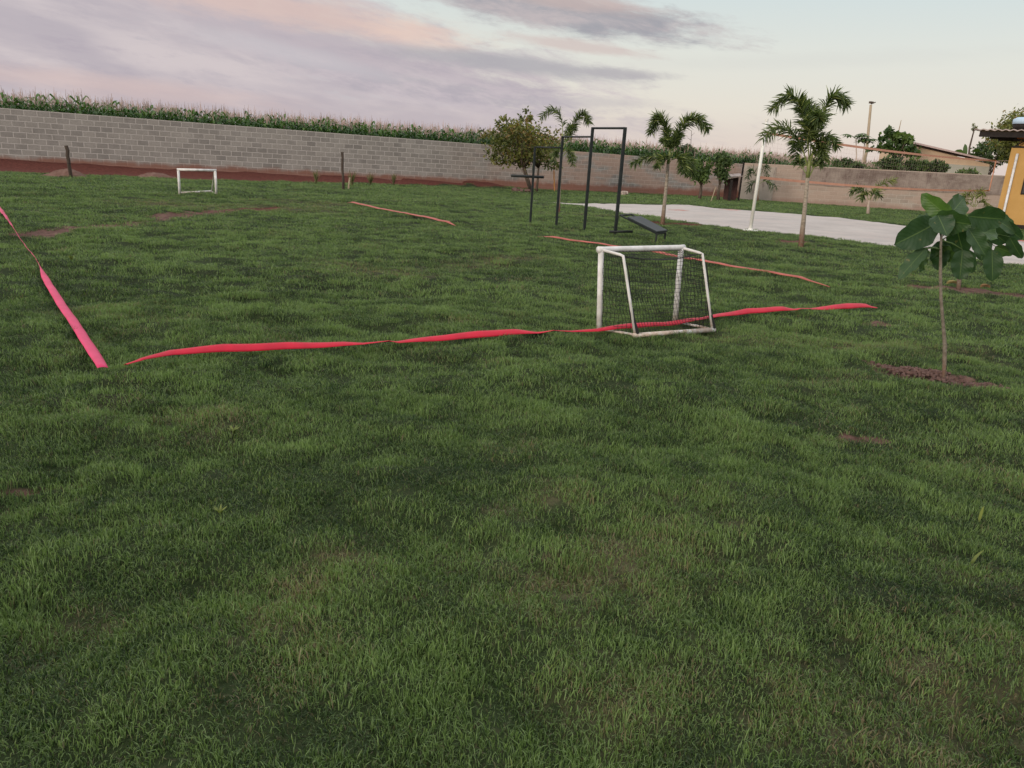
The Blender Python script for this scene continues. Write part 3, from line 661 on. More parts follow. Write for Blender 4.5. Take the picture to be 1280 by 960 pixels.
# ------------------------------------------------------------------ trees
def leaf_cloud(mb, c, R, n, size, tlo=0.0, thi=1.0, seed=0, clumps=30, warmtop=False, aspect=.5):
    r = np.random.default_rng(seed); cl = []
    for i in range(clumps):
        d = r.normal(size=3); d /= np.linalg.norm(d); f = r.uniform(.35, 1.0) ** .6
        cl.append((c.x + d[0] * R[0] * f, c.y + d[1] * R[1] * f, c.z + d[2] * R[2] * f, r.uniform(tlo, thi)))
    for i in range(n):
        k = cl[r.integers(clumps)]; sg = .17
        p = Vector((k[0] + r.normal(0, sg) * R[0] * 1.1, k[1] + r.normal(0, sg) * R[1] * 1.1, k[2] + r.normal(0, sg) * R[2]))
        a = Vector(r.normal(size=3)).normalized(); a.z -= .3; a.normalize(); s_ = a.cross(Vector(r.normal(size=3))).normalized(); sz = size * r.uniform(.6, 1.3)
        v = [p, p + a * sz * .45 + s_ * sz * aspect * .5, p + a * sz, p + a * sz * .45 - s_ * sz * aspect * .5]
        mb.add(v, [(0, 1, 2, 3)], float(np.clip(k[3] + r.normal(0, .16), 0, 1)))
    return cl
def tree(name, px, py, crown_px, label, leaf_m, bark=M_bark, n=1600, size=.16, tr=.06, stems=1, cat='tree', seed=0, clumps=34, base=None, group=None, depth=1.0, tl=(0, 1), fork=.45, extra=None, aspect=.5):
    """crown_px: x0, y0, x1, y1 of the crown in the photograph at the distance of the trunk"""
    b = on(at(px, py)) if base is None else base
    x0, y0, x1, y1 = crown_px; a = atY(x0, (y0 + y1) / 2, b.y); c_ = atY(x1, (y0 + y1) / 2, b.y); tp = atY((x0 + x1) / 2, y0, b.y); bt = atY((x0 + x1) / 2, y1, b.y)
    C = (a + c_) / 2; C.z = (tp.z + bt.z) / 2; R = ((c_ - a).length / 2 * .84, (c_ - a).length / 2 * depth * .84, (tp.z - bt.z) / 2 * .84)
    rt_ = empty(name, b, label, cat, group); rr = random.Random(seed); lm = MB(); cl = leaf_cloud(lm, C, R, n, size, tl[0], tl[1], seed, clumps, aspect=aspect)
    if extra:
        for (ex, ey, rx_, ry_, nn) in extra:
            cc = atY(ex, ey, b.y); sc_ = (atY(ex + 1, ey, b.y) - cc).length; leaf_cloud(lm, cc, (rx_ * sc_, rx_ * sc_, ry_ * sc_), nn, size, tl[0], tl[1], seed + ex, 6, aspect=aspect)
    tb = MB()
    for s_ in range(stems):
        o_ = Vector((rr.uniform(-1, 1), rr.uniform(-1, 1), 0)) * tr * (0 if stems == 1 else 2.5)
        fk = b.lerp(C, fork) + o_ * 3 + Vector((rr.uniform(-1, 1), rr.uniform(-1, 1), 0)) * tr
        tb.tube([b + o_ - Vector((0, 0, .08)), (b + o_).lerp(fk, .5) + Vector((rr.uniform(-1, 1), 0, 0)) * tr * .6, fk], [tr * 1.2, tr, tr * .8], 8)
        for k in cl[s_::max(1, stems)][:9]:
            e = Vector(k[:3]); mid = fk.lerp(e, .5) + Vector((0, 0, .06)); tb.tube([fk, mid, e], [tr * .6, tr * .38, tr * .12], 5)
    tb.build('trunk', bark, rt_, smooth=True); lm.build('crown', leaf_m, rt_); return rt_

tree('bushy_tree', 667, 240, (604, 144, 708, 212), 'olive and reddish bushy tree against the block wall left of the pull-up bars', M_leafolive, n=5200, size=.17, tr=.06, stems=4, seed=3, clumps=62, depth=.8, fork=.5,
     extra=[(658, 143, 8, 9, 130), (628, 152, 10, 8, 130), (610, 165, 8, 10, 120), (647, 205, 14, 8, 160), (690, 205, 12, 8, 160), (622, 198, 10, 10, 140)], aspect=.55)
tree('round_tree', 874, 249, (864, 189, 892, 232), 'small tree with yellow green rounded crown, left of the pair beside the lean-to', M_leafmid, n=1500, size=.2, tr=.09, seed=5, clumps=20, group='two small trees by the lean-to', tl=(.35, 1))
tree('round_tree', 898, 250.5, (889, 189, 914, 226), 'small tree with dark green rounded crown, right of the pair beside the lean-to', M_leafdark, n=1500, size=.2, tr=.09, seed=6, clumps=20, group='two small trees by the lean-to', tl=(.3, 1))
bush_b = Vector((atY(856, 200, bA1.y + 1.2).x, bA1.y + 1.2, 0))
tree('dense_bush', 0, 0, (842, 180, 870, 204), 'dense dark bush rising over the wall behind the middle palm', M_leafdark, n=1700, size=.17, tr=.06, seed=8, clumps=26, cat='bush', base=bush_b)
sk = MB(); p0 = atY(863, 190, bush_b.y); sk.tube([Vector((p0.x, p0.y, 0)), p0, atY(864.5, 163, bush_b.y)], [.03, .02, .012], 6)
for a_, c_ in (((863.5, 175), (859, 172)), ((864, 170), (868, 166))): sk.tube([atY(*a_, bush_b.y), atY(*c_, bush_b.y)], [.012, .006], 4)
tag(sk.build('dry_stalk', M_wood, origin=Vector((p0.x, p0.y, 0))), 'thin bare stalk sticking up beside the dense dark bush over the wall', 'stalk')

def frond(parent, pts, Ll, n, m, seed, stalk=.012, w=.028, start=.22, rough=1.0):
    """arching plumose palm frond along 3D control points"""
    r = random.Random(seed); P = [Vector(p) for p in pts]; ex = [2 * P[0] - P[1]] + P + [2 * P[-1] - P[-2]]
    def ev(t):
        t = min(max(t, 0), .9999) * (len(P) - 1); i = int(t); f = t - i; a, b, c_, d_ = ex[i:i + 4]
        return .5 * ((2 * b) + (c_ - a) * f + (2 * a - 5 * b + 4 * c_ - d_) * f * f + (3 * b - a - 3 * c_ + d_) * f ** 3)
    mb = MB(); mb.tube([ev(i / 10) for i in range(11)], [stalk * (1.25 - f / 10) for f in range(11)], 5, .5, 1)
    for i in range(n):
        t = start + (1 - start) * (i + r.random()) / n; p = ev(t); tg = (ev(t + .02) - ev(t - .02)).normalized()
        u = tg.cross(Vector((0, 0, 1))); u = u.normalized() if u.length > .1 else Vector((1, 0, 0)); v_ = u.cross(tg)
        q = r.choice((0, math.pi)) + r.gauss(.0, .75); s_ = (u * math.cos(q) + v_ * math.sin(q)); ln = Ll * (.5 + .6 * math.sin(math.pi * (t * .8 + .12))) * r.uniform(.75, 1.15)
        d_ = (s_ * .85 + tg * r.uniform(.35, .8)).normalized(); e1 = p + d_ * ln * .5; e2 = p + d_ * ln * .95 + Vector((0, 0, -.28 * ln * r.uniform(.4, 1.3) * rough))
        sd = d_.cross(Vector((r.gauss(0, 1), r.gauss(0, 1), r.gauss(0, 1)))).normalized(); mb.strip([p, e1, e2], [w * .6, w, w * .15], sd, min(1, max(0, .45 + r.gauss(0, .22))))
    return mb.build('frond', [m, M_shaft], parent)
def palm(px, py, trunk_px, fronds, label, name='foxtail_palm', tr=(.05, .03), Ll=.42, nl=130, m=M_palmleaf, w=.03, shaft=2, bark=M_barkp, seed=0, group='young palms round the sand court', droopm=.7):
    b = on(at(px, py)); rt_ = empty(name, b, label, 'palm', group); P = [b - Vector((0, 0, .06))] + [atY(x, y, b.y) for x, y in trunk_px]
    k = len(P); rs = [tr[0] * 1.25] + [tr[0] + (tr[1] - tr[0]) * i / (k - 1) for i in range(1, k)]
    cut = k - shaft if shaft else k - 1
    t = MB(); t.tube(P[:cut + 1], rs[:cut + 1], 10); t.build('trunk', bark, rt_, smooth=True)
    if shaft:
        s_ = MB(); s_.tube(P[cut:], [x * 1.12 for x in rs[cut:]], 10); s_.build('crown_shaft', M_shaft, rt_, smooth=True)
    r = random.Random(seed)
    for i, f in enumerate(fronds):
        dy = f[0]; pts = f[1]; kk = len(pts); opt = f[2] if len(f) > 2 else {}
        P3 = [atY(x, y, b.y + dy * (j / (kk - 1)) ** 1.2) for j, (x, y) in enumerate(pts)]
        frond(rt_, P3, Ll * opt.get('L', 1), int(nl * opt.get('n', 1)), opt.get('m', m), seed * 50 + i, w=w, start=opt.get('s', .2), rough=droopm)
    return rt_
palm(1001, 310, [(1005, 270), (1007, 248), (1009.5, 222), (1013, 195)], [
    (.15, [(1012, 200), (1007, 160), (1000, 132), (986, 119), (964, 137)], {'s': .15}), (-.2, [(1013, 200), (1024, 160), (1036, 126), (1048, 121), (1059, 131)], {'s': .15}),
    (-.5, [(1010, 208), (1000, 178), (988, 164), (972, 160), (953, 173)], {'n': .55, 's': .3}), (-.5, [(1012, 205), (1022, 180), (1035, 172), (1047, 184)], {'n': .6, 'L': .8}), (.4, [(1013, 200), (1014, 160), (1012, 138), (1006, 128)], {'n': 1.2, 'm': M_palmleaf}),
    (-.7, [(1012, 205), (1010, 170), (1019, 148), (1024, 146)], {'n': 1.1}), (.5, [(1009, 208), (1003, 185), (997, 178), (994, 196)], {'n': .5, 'L': .8}), (-.4, [(1013, 208), (1022, 190), (1027, 186), (1030, 200)], {'n': .5, 'L': .8}),
    (.3, [(1011, 222), (1001, 206), (1000, 200), (997, 204)], {'n': .25, 'L': .6}), (-.3, [(1011, 222), (1019, 206), (1024, 200), (1030, 206)], {'n': .3, 'L': .6})],
    'tallest young palm with plumed crown, standing right of the white pole', tr=(.050, .033), Ll=.31, nl=320, w=.026, seed=1)
palm(828, 281.6, [(831, 250), (833.5, 225), (835, 205), (838.5, 185)], [
    (.2, [(839, 195), (835, 172), (829, 152), (821, 148), (814, 166)], {'n': 1.5, 's': .1}), (-.2, [(840, 195), (846, 172), (858, 152), (873, 149), (885, 161)], {'n': 1.4, 's': .1}), (.3, [(838, 200), (822, 196), (806, 197), (790, 206)], {'n': .45, 'L': .8}), (-.4, [(838, 202), (832, 197), (826, 200), (821, 209)], {'n': .6, 'L': .7}),
    (.4, [(839, 200), (852, 196), (860, 204), (864, 218)], {'n': .8, 'L': 1.0}), (-.3, [(839, 200), (846, 196), (853, 203), (856, 216)], {'n': .7, 'L': .9}), (.5, [(840, 196), (843, 180), (846, 170), (850, 168)], {'n': .8, 'L': .7}), (-.4, [(839, 196), (836, 182), (834, 176), (829, 176)], {'n': .8, 'L': .7})],
    'pale trunked young palm with two curling dark plumes behind the inclined bench', tr=(.052, .034), Ll=.31, nl=330, w=.028, seed=2)
palm(698.5, 265.5, [(699.5, 240), (701, 215), (702.5, 192), (703.5, 168)], [
    (.2, [(703, 178), (703, 155), (698, 141), (688, 137), (676, 147)], {'n': .7, 's': .2}), (-.2, [(704, 185), (713, 165), (722, 148), (730, 142), (737, 154)], {'n': 1.5, 's': .1}), (-.4, [(704, 195), (710, 188), (714, 194), (716, 206)], {'n': .7, 'L': .8}), (.4, [(704, 180), (709, 168), (714, 158), (717, 162)], {'n': 1.0, 'L': .8}), (.3, [(703, 195), (698, 188), (694, 192), (692, 204)], {'n': .6, 'L': .8})],
    'slim young palm with pale trunk standing right behind the pull-up bars', tr=(.036, .026), Ll=.27, nl=240, w=.024, seed=3)
palm(1085, 268, [(1085.6, 258), (1086.5, 250)], [
    (.1, [(1086.5, 251), (1081, 240), (1073, 236.5), (1063, 239)], {'n': .8, 'm': M_palmleaf}), (-.2, [(1087, 251), (1094, 239), (1104, 229), (1119, 223)], {'n': 1.0, 'm': M_palmyel}), (-.4, [(1087, 251), (1090, 243), (1095, 241), (1099, 246)], {'n': .6}), (.3, [(1086, 251), (1083, 243), (1079, 243), (1076, 249)], {'n': .6})],
    'tiny palm with a yellow green upright frond in front of the plastered wall', name='small_palm', tr=(.075, .05), Ll=.42, nl=90, w=.05, shaft=0, bark=M_barkw, seed=4)
palm(947, 252, [(948, 240), (949, 228)], [
    (.1, [(949, 230), (944, 216), (939, 212), (935, 222)], {'n': .6}), (-.2, [(949, 230), (953, 212), (957, 208), (961, 220)], {'n': .7}), (.2, [(949, 230), (943, 228), (938, 231), (934, 238)], {'n': .5}), (-.2, [(949, 230), (956, 226), (963, 228), (970, 236)], {'n': .5})],
    'small dark palm in front of the pale wall end behind the white pole', name='small_palm', tr=(.05, .035), Ll=.5, nl=90, w=.045, shaft=0, seed=5, m=M_leafdark)
palm(1216, 283, [(1217, 268), (1218, 258)], [
    (.1, [(1218, 260), (1214, 247), (1209, 242), (1204, 246)], {'m': M_palmyel, 'n': .7}), (-.2, [(1218, 260), (1221, 244), (1226, 239), (1231, 244)], {'m': M_palmyel, 'n': .7}), (.2, [(1218, 260), (1211, 254), (1205, 254), (1200, 260)], {'m': M_palmyel, 'n': .6}), (-.3, [(1218, 260), (1225, 252), (1231, 252), (1236, 260)], {'m': M_palmyel, 'n': .6})],
    'small yellow green palm just left of the ochre house, behind the broad leaves', name='small_palm', tr=(.05, .035), Ll=.3, nl=90, w=.035, shaft=0, seed=6)

# beyond the plastered wall
yb = WB0.y + 3.5
def gnd(px, Y): p = atY(px, 230, Y); return Vector((p.x, p.y, 0))
def lobed_crown(mb, p, R, n, size, seed, tl=(.3, .9)):
    r = np.random.default_rng(seed)
    for i in range(n):
        q = r.uniform(0, 6.28); e = r.uniform(.0, 1.0); d = Vector((math.cos(q) * math.cos(e), math.sin(q) * math.cos(e), math.sin(e) * .8)); ln = R * r.uniform(.6, 1.05)
        tip = p + d * ln; mb.tube([p, p + d * ln * .6 + Vector((0, 0, .08 * R)), tip], [.014, .01, .008], 4, .8)
        for k in range(8):
            qq = 6.28 * k / 8 + r.uniform(-.2, .2); u = Vector((math.cos(qq), math.sin(qq), -.35)); sd = Vector((-math.sin(qq), math.cos(qq), 0)); L2 = size * r.uniform(.7, 1.1)
            mb.strip([tip, tip + u * L2 * .55 + Vector((0, 0, .03)), tip + u * L2], [.03, size * .33, .01], sd, float(np.clip(r.uniform(*tl), 0, 1)))
def papaya(px, Y, tops, label, R, n, size, tr, m=M_leafmid, seed=0, bark=M_barkw):
    b = gnd(px, Y); rt_ = empty('papaya_tree', b, label, 'tree', 'papaya trees beyond the wall'); t = MB(); lm = MB()
    for i, (x, y) in enumerate(tops):
        p = atY(x, y, Y); t.tube([b - Vector((0, 0, .05)) + Vector((i * .12, 0, 0)), b.lerp(p, .5) + Vector((.05, 0, 0)), p], [tr, tr * .85, tr * .5], 8); lobed_crown(lm, p, R[i], n, size, seed + i)
    t.build('trunk', bark, rt_, smooth=True); lm.build('crown', m, rt_)
papaya(1075, yb, [(1070, 174), (1081, 177)], 'slender papaya with two pale trunks left of the tall utility post', (.85, .6), 10, .5, .06, M_leafmid, 11)
tree('leafy_tree', 0, 0, (1098, 166, 1146, 194), 'spreading leafy tree right of the tall utility post beyond the wall', M_leafmid, n=800, size=.30, tr=.11, seed=12, clumps=17, base=gnd(1117, yb + 1.5), tl=(.1, 1), fork=.7, aspect=.7, extra=[(1118, 166, 10, 4, 150), (1142, 190, 12, 4, 150), (1098, 186, 10, 4, 130), (1135, 174, 7, 3, 80)])
for (x0, y0, x1, y1, mm, lab, sd) in ((1092, 195, 1130, 214, M_leafdark, 'dark leafy shrub showing above the plastered wall below the spreading tree', 13), (1126, 198, 1164, 215, M_leafmid, 'bluish green shrub above the plastered wall in front of the long low building', 14), (1156, 201, 1184, 216, M_leafdark, 'low shrub above the plastered wall before the pale end of the low building', 15),
        (1040, 199, 1078, 212, M_leafdark, 'dark shrub above the plastered wall left of the utility post', 16), (1196, 213, 1226, 222, M_leafmid, 'small shrub just above the plastered wall below the building eaves', 17)):
    tree('shrub', 0, 0, (x0, y0, x1, y1), lab, mm, n=1000, size=.26, tr=.05, seed=sd, clumps=22, cat='shrub', base=gnd((x0 + x1) / 2, yb - 1.2), depth=.5, group='shrubs beyond the plastered wall', aspect=.6)
# utility post and mast
b = gnd(1078, yb + 5); b = Vector((atY(1076, 212, yb + 5).x, yb + 5, 0)); rt_ = empty('utility_post', b, 'tall weathered wooden utility post beyond the plastered wall', 'post')
t = MB(); t.tube([b, atY(1083, 190, b.y), atY(1088.6, 131, b.y)], [.13, .115, .09], 8); t.build('shaft', M_woodl, rt_, smooth=True)
t = MB(); p = atY(1088.8, 130, b.y); t.box(p + Vector((0, 0, .1)), (.34, .16, .14), .5); t.tube([p, p + Vector((.3, 0, .14))], .04, 6); t.build('head_bracket', M_bark, rt_)
b = gnd(1122, yb + 6); t = MB(); t.tube([b, atY(1122.5, 168, b.y), atY(1126.5, 150, b.y)], [.06, .045, .02], 6); tag(t.build('antenna_mast', M_woodl, origin=b), 'thin grey mast rising above the spreading leafy tree', 'mast')

# long low building beyond the wall
def building():
    Y0 = yb + 4; b = gnd(1190, Y0); rt_ = empty('farm_building', b, 'long low cream building with faded red roof beyond the plastered wall', 'building')
    hi = atY(1148, 182, Y0); lo = atY(1236, 203.5, Y0); dY = 6.0; x0, x1 = hi.x, lo.x + .1; z0, z1 = hi.z, lo.z
    w = MB(); w.add([(x0, Y0, 0), (x1, Y0, 0), (x1, Y0, z1 - .1), (x0, Y0, z0 - .1), (x0, Y0 + dY, 0), (x1, Y0 + dY, 0), (x1, Y0 + dY, z1 - .1), (x0, Y0 + dY, z0 - .1)], [(0, 1, 2, 3), (5, 4, 7, 6), (4, 0, 3, 7), (1, 5, 6, 2), (3, 2, 6, 7)])
    w.build('wall', M_cream, rt_)
    mid = (x0 + x1) / 2; w = MB(); c_ = atY(1150, 203, Y0); d_ = atY(1232, 206, Y0); w.add([(c_.x, Y0 - .05, 0), (x1, Y0 - .05, 0), (x1, Y0 - .05, d_.z - .12), (c_.x, Y0 - .05, c_.z + .02), (c_.x, Y0 - .003, 0), (x1, Y0 - .003, 0), (x1, Y0 - .003, d_.z - .12), (c_.x, Y0 - .003, c_.z + .02)], [(0, 1, 2, 3), (0, 3, 7, 4), (1, 5, 6, 2), (3, 2, 6, 7)]); w.build('lower_wall', M_greywall, rt_)
    r = MB(); r.add([(x0 - .35, Y0 - .5, z0 + .05), (x1 + .4, Y0 - .5, z1 - .02), (x1 + .4, Y0 + dY, z1 + .6), (x0 - .35, Y0 + dY, z0 + .7)] + [(x0 - .35, Y0 - .5, z0 + .17), (x1 + .4, Y0 - .5, z1 + .1), (x1 + .4, Y0 + dY, z1 + .75), (x0 - .35, Y0 + dY, z0 + .85)], [(3, 2, 1, 0), (4, 5, 6, 7), (0, 1, 5, 4), (2, 3, 7, 6), (1, 2, 6, 5), (3, 0, 4, 7)]); r.build('roof', M_tile, rt_)
building()
# trees behind the ochre house
def beyond(px, extra):
    d = ray(px, 230); k = d.x / d.y; sl = (WB1.y - WB0.y) / (WB1.x - WB0.x); return (WB0.y - sl * WB0.x) / (1 - sl * k) + extra
HB = at(1241.5, 284); yh = HB.y
tree('dark_tree', 0, 0, (1241, 131, 1335, 205), 'big dark round tree behind the ochre house roof', M_leafolive, n=9000, size=.24, tr=.2, seed=21, clumps=110, base=gnd(1288, beyond(1288, 8)), tl=(.1, .8))
tree('dark_tree', 0, 0, (1217, 167, 1262, 214), 'dark tangled tree under the house eaves beside the low building', M_leafdark, n=2200, size=.3, tr=.12, seed=22, clumps=34, base=gnd(1238, yb + 13), tl=(0, .8))
b = gnd(1206, yb + 12); rt_ = empty('banana_plant', b, 'broad drooping banana leaves behind the end of the low building', 'plant')
t = MB(); top = atY(1208, 196, b.y); t.tube([b, top], [.14, .09], 8); t.build('stem', M_shaft, rt_)
for i, (ex, ey, mx, my) in enumerate(((1190, 191, 1198, 184), (1185, 197, 1196, 190), (1226, 190, 1216, 182), (1222, 200, 1215, 190), (1206, 180, 1206, 186))):
    m_ = MB(); a_, c_, d_ = top, atY(mx, my, b.y + .5), atY(ex, ey, b.y + .8); pts = [a_.lerp(c_, f).lerp(c_.lerp(d_, f), f) for f in (0, .25, .5, .75, 1)]; m_.strip(pts, [.06, .35, .45, .36, .04], Vector((.25, -.6, .5)).normalized(), .5); m_.build('leaf', M_leafmid, rt_)
b = gnd(1211, yb + 11.5); t = MB(); tp_ = atY(1218, 161, b.y); t.tube([b, atY(1212, 184, b.y), tp_], [.09, .07, .045], 6); rt_ = empty('bare_trunk', b, 'thin leaning trunk with a small leaf tuft just left of the house roof', 'tree'); t.build('trunk', M_bark, rt_)
lm = MB(); leaf_cloud(lm, tp_ + Vector((0, 0, .1)), (.22, .22, .28), 130, .16, .2, .8, 7, 6); lm.build('crown', M_leafolive, rt_)

# ------------------------------------------------------------------ ochre house
def house():
    b = Vector((HB.x, HB.y, 0)); rt_ = empty('ochre_house', b, 'ochre yellow house with overhanging sheet roof at the right edge', 'house')
    th = math.radians(-37); ux = Vector((math.cos(th), math.sin(th), 0)); uy = Vector((-math.sin(th), math.cos(th), 0))
    def loc(px, py, off=0.0):       # point of the front wall plane, in the unrotated frame of the house
        d = ray(px, py); o_ = Vector((0, 0, H)); t = (b + uy * off - o_).dot(uy) / d.dot(uy); p = o_ + d * t; return Vector((b.x + (p - b).dot(ux), b.y + off, p.z))
    x0, Y0 = b.x, b.y; W, D = 7.0, 6.0; zt = loc(1261, 184.5).z; zr = loc(1263, 166.5).z + .06; zo = loc(1266, 174).z; xl = loc(1218, 161, -.6).x
    print('house', zt, zo, zr, xl - x0)
    w = MB(); w.box((x0 + W / 2, Y0 + D / 2, zt / 2 - .15), (W, D, zt + .3)); w.build('wall', M_house, rt_)
    pl = MB(); pl.box((x0 + W / 2, Y0 + .02, .10), (W + .03, .1, .16)); pl.build('base_band', M_dark, rt_)
    w = MB(); w.box((x0 + W / 2 + .1, Y0 + D / 2 + .15, (zt + zr) / 2), (W - .2, D - .3, zr - zt)); w.build('gable_band', M_house, rt_)
    o_ = MB(); o_.box((x0 + W / 2 + .05, Y0 + .09, (zo + zr) / 2), (W - .1, .1, zr - zo - .04)); o_.build('fascia', M_orange, rt_)
    tr_ = MB(); tr_.box((x0 + W / 2, Y0 + .03, zt + .035), (W, .1, .07)); tr_.box((x0 + W / 2, Y0 + .02, zo - .02), (W, .07, .05)); n = 12; s_ = W / n
    for i in range(n):
        a_ = (x0 + .1 + i * s_, Y0 + .03, zt + .07); c_ = (x0 + .1 + (i + .5) * s_, Y0 + .03, zo - .04); d_ = (x0 + .1 + (i + 1) * s_, Y0 + .03, zt + .07); tr_.tube([a_, c_], .025, 4); tr_.tube([c_, d_], .025, 4)
    tr_.build('lattice_truss', M_dark, rt_)
    r_ = MB(); k = 150; vs = []; y0, y1 = Y0 - .6, Y0 + D + .6; sl = .03
    for i in range(k + 1):
        x = xl + (x0 + W + .6 - xl) * i / k; dz = .025 * math.sin(i * 1.45)
        vs += [(x, y0, zr + dz), (x, y1, zr + sl * (y1 - y0) + dz), (x, y0, zr + dz + .04), (x, y1, zr + sl * (y1 - y0) + dz + .04)]
    fs = []
    for i in range(k): a_ = i * 4; fs += [(a_, a_ + 1, a_ + 5, a_ + 4), (a_ + 2, a_ + 6, a_ + 7, a_ + 3), (a_, a_ + 4, a_ + 6, a_ + 2)]
    r_.add(vs, fs); r_.build('roof', M_roof, rt_)
    for yy in (Y0 - .42, Y0 + 2.6, Y0 + 5.6): u = MB(); u.box(((xl + x0 + W) / 2 + .2, yy, zr - .15 + (yy - y0) * sl), (x0 + W - xl, .1, .2)); u.build('roof_beam', M_dark, rt_)
    dp = MB(); c1 = loc(1270.5, 192, -.07); c2 = loc(1255.8, 267, -.07); cx = (c1.x + c2.x) / 2; dp.tube([Vector((cx, Y0 - .07, c1.z)), Vector((cx, Y0 - .07, c2.z)), Vector((cx - .02, Y0 - .16, c2.z - .06))], .05, 8); dp.build('downpipe', M_white, rt_, smooth=True)
    wl = loc(1278, 232); wb = loc(1277, 242); wx = wl.x + .55; cz = wb.z + .3; fr = MB(); fr.box((wx, Y0 - .01, cz), (1.1, .06, .66)); f_ = fr.build('window', M_dark, rt_); g_ = MB(); g_.box((wx, Y0 - .045, cz), (1.0, .02, .56)); g_.build('pane', M_glass, f_)
    rt_.rotation_euler = (0, 0, th)
    tp = b + ux * (loc(1281, 157).x - x0 - .15) + uy * 1.2; base_ = Vector((tp.x, tp.y, zr + sl * 2.6 + .07)); tk = empty('water_tank', base_, 'pale blue water tank on the roof of the ochre house', 'water tank')
    q = MB(); R_ = .42; q.tube([base_, base_ + Vector((0, 0, .22))], [R_ * .85, R_ * .95], 24); q.build('body', M_dark, tk, smooth=True); q = MB(); q.tube([base_ + Vector((0, 0, .22)), base_ + Vector((0, 0, .4)), base_ + Vector((0, 0, .48))], [R_, R_, R_ * .7], 24); q.build('lid', M_tank, tk, smooth=True)
house()

# lean-to in the corner of the walls
def shed():
    p0 = at(905, 250.2); p1 = at(921, 251.2); b = on((p0 + p1) / 2); rt_ = empty('lean_to', b, 'small dark lean-to with sheet roof in the corner between the two walls', 'lean-to')
    z = atY(905, 223, p0.y).z; z2 = atY(924, 220.5, p1.y).z
    po = MB(); q = at(911, 251.6); po.box((q.x, q.y, z / 2 - .05), (.14, .12, z)); po.build('post', M_dark, rt_)
    bk = MB(); back = wn * -.35; m0 = p0 + Vector((0, .25, 0)); m1 = p1 + Vector((0, .25, 0)); bk.add([m0 - Vector((0, 0, .05)), m1 - Vector((0, 0, .05)), Vector((m1.x, m1.y, z2 - .05)), Vector((m0.x, m0.y, z - .05))] + [v + Vector((0, .06, 0)) for v in (m0 - Vector((0, 0, .05)), m1 - Vector((0, 0, .05)), Vector((m1.x, m1.y, z2 - .05)), Vector((m0.x, m0.y, z - .05)))], [(0, 1, 2, 3), (5, 4, 7, 6), (4, 0, 3, 7), (1, 5, 6, 2), (3, 2, 6, 7)]); bk.build('back_boards', simple('dark_red_boards', (.075, .035, .03), (.04, .02, .018), 6, .9), rt_)
    rf = MB(); a_ = Vector((p0.x - .35, p0.y - .3, z)); c_ = Vector((p1.x + .1, p1.y - .3, z2)); e = Vector((0, .9, .12)); th = Vector((0, 0, .06)); rf.add([a_, c_, c_ + e, a_ + e, a_ + th, c_ + th, c_ + e + th, a_ + e + th], [(3, 2, 1, 0), (4, 5, 6, 7), (0, 1, 5, 4), (2, 3, 7, 6), (1, 2, 6, 5), (3, 0, 4, 7)]); rf.build('roof', M_roof, rt_)
    bm = MB(); bm.tube([Vector((p1.x + .02, p1.y - .25, -.05)), atY(927, 222, p1.y - .25), atY(930, 203, p1.y - .25)], .055, 6); bm.build('brace', M_dark, rt_)
shed()

# ------------------------------------------------------------------ volleyball pole and net
pb = on(at(937.5, 290)); ptop = atY(959, 151, pb.y); pt = Vector((pb.x + (ptop.x - pb.x) * .6, pb.y, ptop.z))
rt_ = empty('volleyball_pole', pb, 'tall white pole standing at the near edge of the sand court', 'pole')
t = MB(); t.tube([pb, pb.lerp(pt, .55), pt], [.045, .042, .038], 14); t.build('shaft', M_white2, rt_, smooth=True)
t = MB(); t.tube([pb + Vector((0, 0, .02)), pb + Vector((0, 0, .045))], [.2, .2], 16); t.tube([pb + Vector((0, 0, .045)), pb + Vector((0, 0, .09))], [.075, .05], 12); t.build('base_flange', M_white2, rt_)
t = MB(); t.tube([pt - Vector((0, 0, .01)), pt + Vector((0, 0, .04))], [.048, .048], 12); t.tube([pt + Vector((0, 0, -.1)), pt + Vector((.12, .02, -.06))], .012, 6); t.build('cap', M_white2, rt_)
